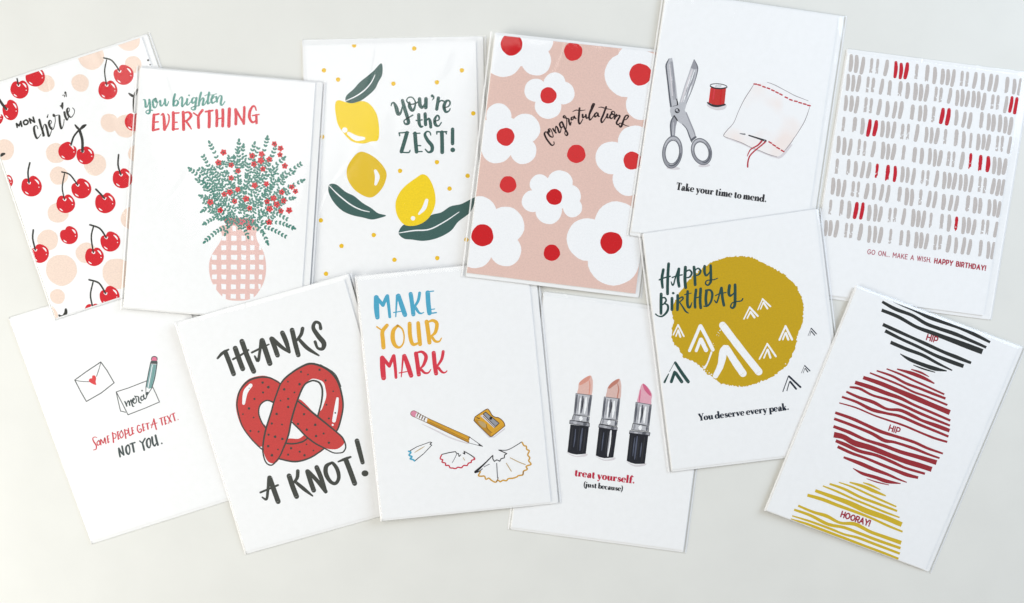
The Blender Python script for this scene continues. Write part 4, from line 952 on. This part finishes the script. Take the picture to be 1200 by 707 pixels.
PK = [("485,135 610,300 752,478",[48,50,50]),("500,300 490,330 470,430 432,508",[36,52,44,36]),("515,305 570,395 635,490",[44,48,50]),("402,335 372,415 350,450",[12,9,16]),("318,140 280,230 240,322",20),("322,140 370,230 412,315",24),("322,238 290,322",20),("326,242 362,318",28),("155,132 120,205",8),("155,132 198,216",10),("155,172 140,215",8),("157,172 172,220",12),
      ("950,142 905,242",12),("950,142 998,240",14),("948,192 930,240",10),("952,192 970,240",14),("815,272 757,384",9),("815,272 878,364",12),("815,315 790,376",9),("819,315 838,374",13),("685,2 642,88",8),("685,2 745,66",12),("690,36 667,82",9),("692,36 720,76",14)]
for t, w in PK: A.s(t, w, 'white', rough=.04)
A.Z(770,290,6.31)
for t, w in [("780,382 745,462",6),("780,382 838,437",10),("785,408 765,456",7),("787,408 816,452",12)]: A.s(t, w, 'white')
A.end('white_peak_pattern')
A.Z(770,360,6.31)
for t, w in [("135,412 182,485 230,552",[18,22,22]),("124,418 92,478",3),("85,495 55,555",[6,14]),("130,482 105,552",20),("138,488 182,552",22)]: A.s(t, w, 'pine')
A.end('peak_print', 'dark green peak at the left edge')
for t, w in [("975,512 1060,592",12),("970,515 930,625",5),("985,552 1028,605",12),("980,550 960,618",5)]: A.s(t, w, 'navy')
A.end('peak_print')
for t, w in [("1092,433 1130,472",6),("1090,434 1067,488",2.5),("1097,455 1115,480",6),("1092,455 1080,488",2.5)]: A.s(t, w, 'navy')
A.end('peak_print')
for t, w in [("1140,157 1178,198",6),("1138,158 1117,212",2.5),("1140,178 1165,208",6),("1138,178 1130,212",2.5)]: A.s(t, w, 'navy')
A.end('peak_print')
A.Z(765,300,17.14)
for t, w in [("212,278 182,460 196,636",[50,52,44]),("318,160 302,400 296,600 296,762",52),("130,482 230,442 350,412",[26,24,24]),("515,260 448,460 422,560 395,588 368,520",[28,26,26,28,14]),("524,262 508,460 528,612",[50,55,50]),("390,436 480,400 590,382",[22,18,22]),
             ("655,230 645,450 658,636",56),("662,318 735,285 782,345 745,420 682,440",[24,28,36,30,20]),("828,226 842,400 850,580",52),("852,288 910,250 958,300 930,370 872,396",[20,26,36,30,18]),("1040,210 1038,320 1065,392 1110,370 1150,310",[50,46,40,26,18]),("1162,195 1166,400 1162,520 1112,588 1060,560 1080,500 1170,484 1230,478 1300,450",[46,48,46,30,26,20,18,18,14])]: A.s(t, w, 'pine')
A.Z(765,330,17.14)
for t, w in [("168,255 165,450 164,642",[54,55,50]),("185,330 240,328 268,380 232,440 190,472",[22,28,30,28,20]),("230,440 300,480 302,570 252,650 180,702 100,690 58,655",[22,36,40,38,28,20,24]),("386,338 384,565",52),("500,280 500,420 494,570",[50,52,48]),("520,352 588,312 606,350 542,410",[20,28,28,20]),("540,418 620,540 662,602 715,636",[20,30,30,14]),
             ("700,200 694,420 712,512 752,510 785,420",[46,50,46,34,10]),("640,266 700,246 775,234",[18,20,11]),("868,168 846,380 850,520",48),("962,148 950,380 962,530",50),("870,330 930,312",18)]: A.s(t, w, 'pine')
A.d(410,235,28,'pine',ry=24)
A.Z(810,310,11.59)
for t, w in [("208,362 198,460 205,552",34),("196,352 258,350 286,400 270,500 222,564 172,568",[18,24,30,26,20,13]),("405,318 362,480 342,520 316,488",[22,18,18,11]),("412,320 424,450 444,556",[32,34,32]),("330,425 375,402 472,382",[12,12,13]),("520,288 510,380 525,425 560,410 588,378",[36,36,30,18,12]),("596,278 596,450 590,558 560,594 535,570 560,522 620,505 680,495 700,466",[34,36,34,24,18,14,14,15,16])]: A.s(t, w, 'pine')
A.end('printed_lettering', 'dark green brush lettering')
serif(A, 'You deserve every peak.', (818.8,493.4), (924.8,480.5), 5.0, 'navy')
A.end('printed_lettering', 'small serif line')

# ------------------------------------------------------------------ 12 hip hip hooray
pk = Package('white card with striped black, maroon and gold rounds, lettered HIP HIP HOORAY!', [(1003.5,338),(1193,408.5),(1084,668),(898,598)], (2,9.5,4.5,2.5), LIE[12], seed=12)
A = Print(pk)
def stripes(z, m, L, name):
    A.Z(*z)
    for t, w in L: A.s(t, [v*.98 for v in w], m, cap=False, rough=.02)
    A.end(name)
stripes((1010,330,6.31), 'stripeblack', [("162,117 300,180 390,213 500,265 600,300 730,345 850,400 948,450",[2,9,20,28,26,24,24,16]),("150,150 250,205 370,250 470,310 560,345 680,385 800,435 920,488",[18,24,22,24,24,26,22,18]),("146,212 270,262 400,335 520,380 640,425 760,470 892,520",[22,24,22,28,32,38,38]),
  ("155,318 270,370 370,415 470,460 600,520 700,560 808,603",[24,22,20,24,22,26,18]),("172,365 290,425 420,485 540,545 650,590 752,627",[24,20,20,22,28,26]),("212,450 330,500 450,545 560,605 668,658",[24,24,22,18,8]),("283,535 350,575 450,615 540,645 628,662",[4,22,26,28,6]),("380,618 450,645 542,672",[4,10,5])], 'black_striped_round_print')
stripes((960,420,6.31), 'maroon', [("680,82 750,105 812,137",[6,14,4]),("575,80 680,110 770,145 852,187",[8,24,24,8]),("498,78 600,118 700,165 800,210 925,267",[8,14,14,14,12]),("425,92 540,132 640,185 740,222 840,262 934,298",[10,16,18,18,18,16]),("375,108 480,150 600,200 700,250 800,285 948,346",[10,14,14,14,14,14]),
  ("325,142 450,185 570,235 700,290 830,345 966,402",[24,30,32,38,34,36]),("265,178 380,215 500,260 600,295 700,345 830,400 970,461",[24,30,28,24,18,18,16]),("225,213 300,225 390,272 500,305 620,350 740,405 860,455 967,498",[12,18,16,18,20,20,18,14]),("200,247 300,292 400,325 500,375 600,385 700,430 760,460 870,500 964,536",[14,20,24,18,22,24,20,28,26]),
  ("168,285 280,325 390,380 500,408 600,430 740,490 850,535 956,579",[14,18,24,18,20,20,18,16]),("148,330 270,365 400,420 500,455 620,495 750,550 850,590 947,619",[7,10,10,12,14,14,16,14]),
  ("118,402 240,445 340,490 450,540 560,575 700,620 800,665 915,705",[18,22,22,24,20,20,18,12]),("110,447 220,487 380,552 480,607 560,622 700,667 800,707 890,739",[18,20,22,26,18,20,16,12]),("105,504 220,547 340,602 480,647 600,692 740,732 868,772",[20,24,20,24,26,30,34]),("108,565 180,582 260,627 380,662 520,717 640,762 740,792 832,822",[40,36,40,38,34,36,36,36]),
  ("122,610 200,642 300,687 420,717 540,767 640,812 782,854",[20,26,24,22,22,18,16]),("136,654 240,702 340,737 460,787 560,827 650,862 732,883",[20,20,18,20,22,26,18]),("180,732 300,777 400,820 500,857 580,892 648,918",[14,26,26,20,14,6]),("250,814 320,852 420,882 500,910 602,927",[4,20,24,26,5]),("350,890 430,917 516,937",[3,8,4])], 'maroon_striped_round_print')
stripes((910,555,6.31), 'stripegold', [("640,68 700,88 768,120",[6,14,4]),("540,65 640,95 720,130 808,166",[8,22,24,8]),("460,65 560,100 680,155 780,200 886,246",[6,12,14,14,10]),("392,77 500,115 620,175 740,220 892,278",[12,18,18,18,14]),("342,92 450,135 570,190 680,235 800,285 910,326",[8,14,14,14,14,9]),("286,127 420,175 540,220 660,275 800,325 926,379",[20,28,34,38,36,34]),("228,160 340,192 450,235 560,275 700,330 820,385 932,431",[20,24,22,20,16,16,12]),
  ("160,238 270,285 370,315 470,365 580,375 690,430 800,470 922,513",[14,18,24,18,26,22,24,28]),("130,268 250,310 380,375 500,400 620,445 750,495 917,553",[14,20,22,20,20,20,18]),("115,313 250,355 400,410 500,450 600,475 720,520 912,593",[8,14,16,14,18,18,16]),("105,337 230,375 370,430 500,480 640,535 780,585 902,631",[8,16,20,22,24,20,14])], 'gold_striped_round_print')
sans(A, 'HIP', (1085.6,398.2), (1097.4,401.9), 6.6, 1.25, 'hipred', .34); A.end('printed_lettering')
sans(A, 'HIP', (1041.4,504.6), (1053.2,508.4), 6.6, 1.2, 'hipred', .34); A.end('printed_lettering')
sans(A, 'HOORAY!', (985.2,605.6), (1018.4,616.6), 6.5, 1.3, 'hipred', .3)
A.end('printed_lettering')
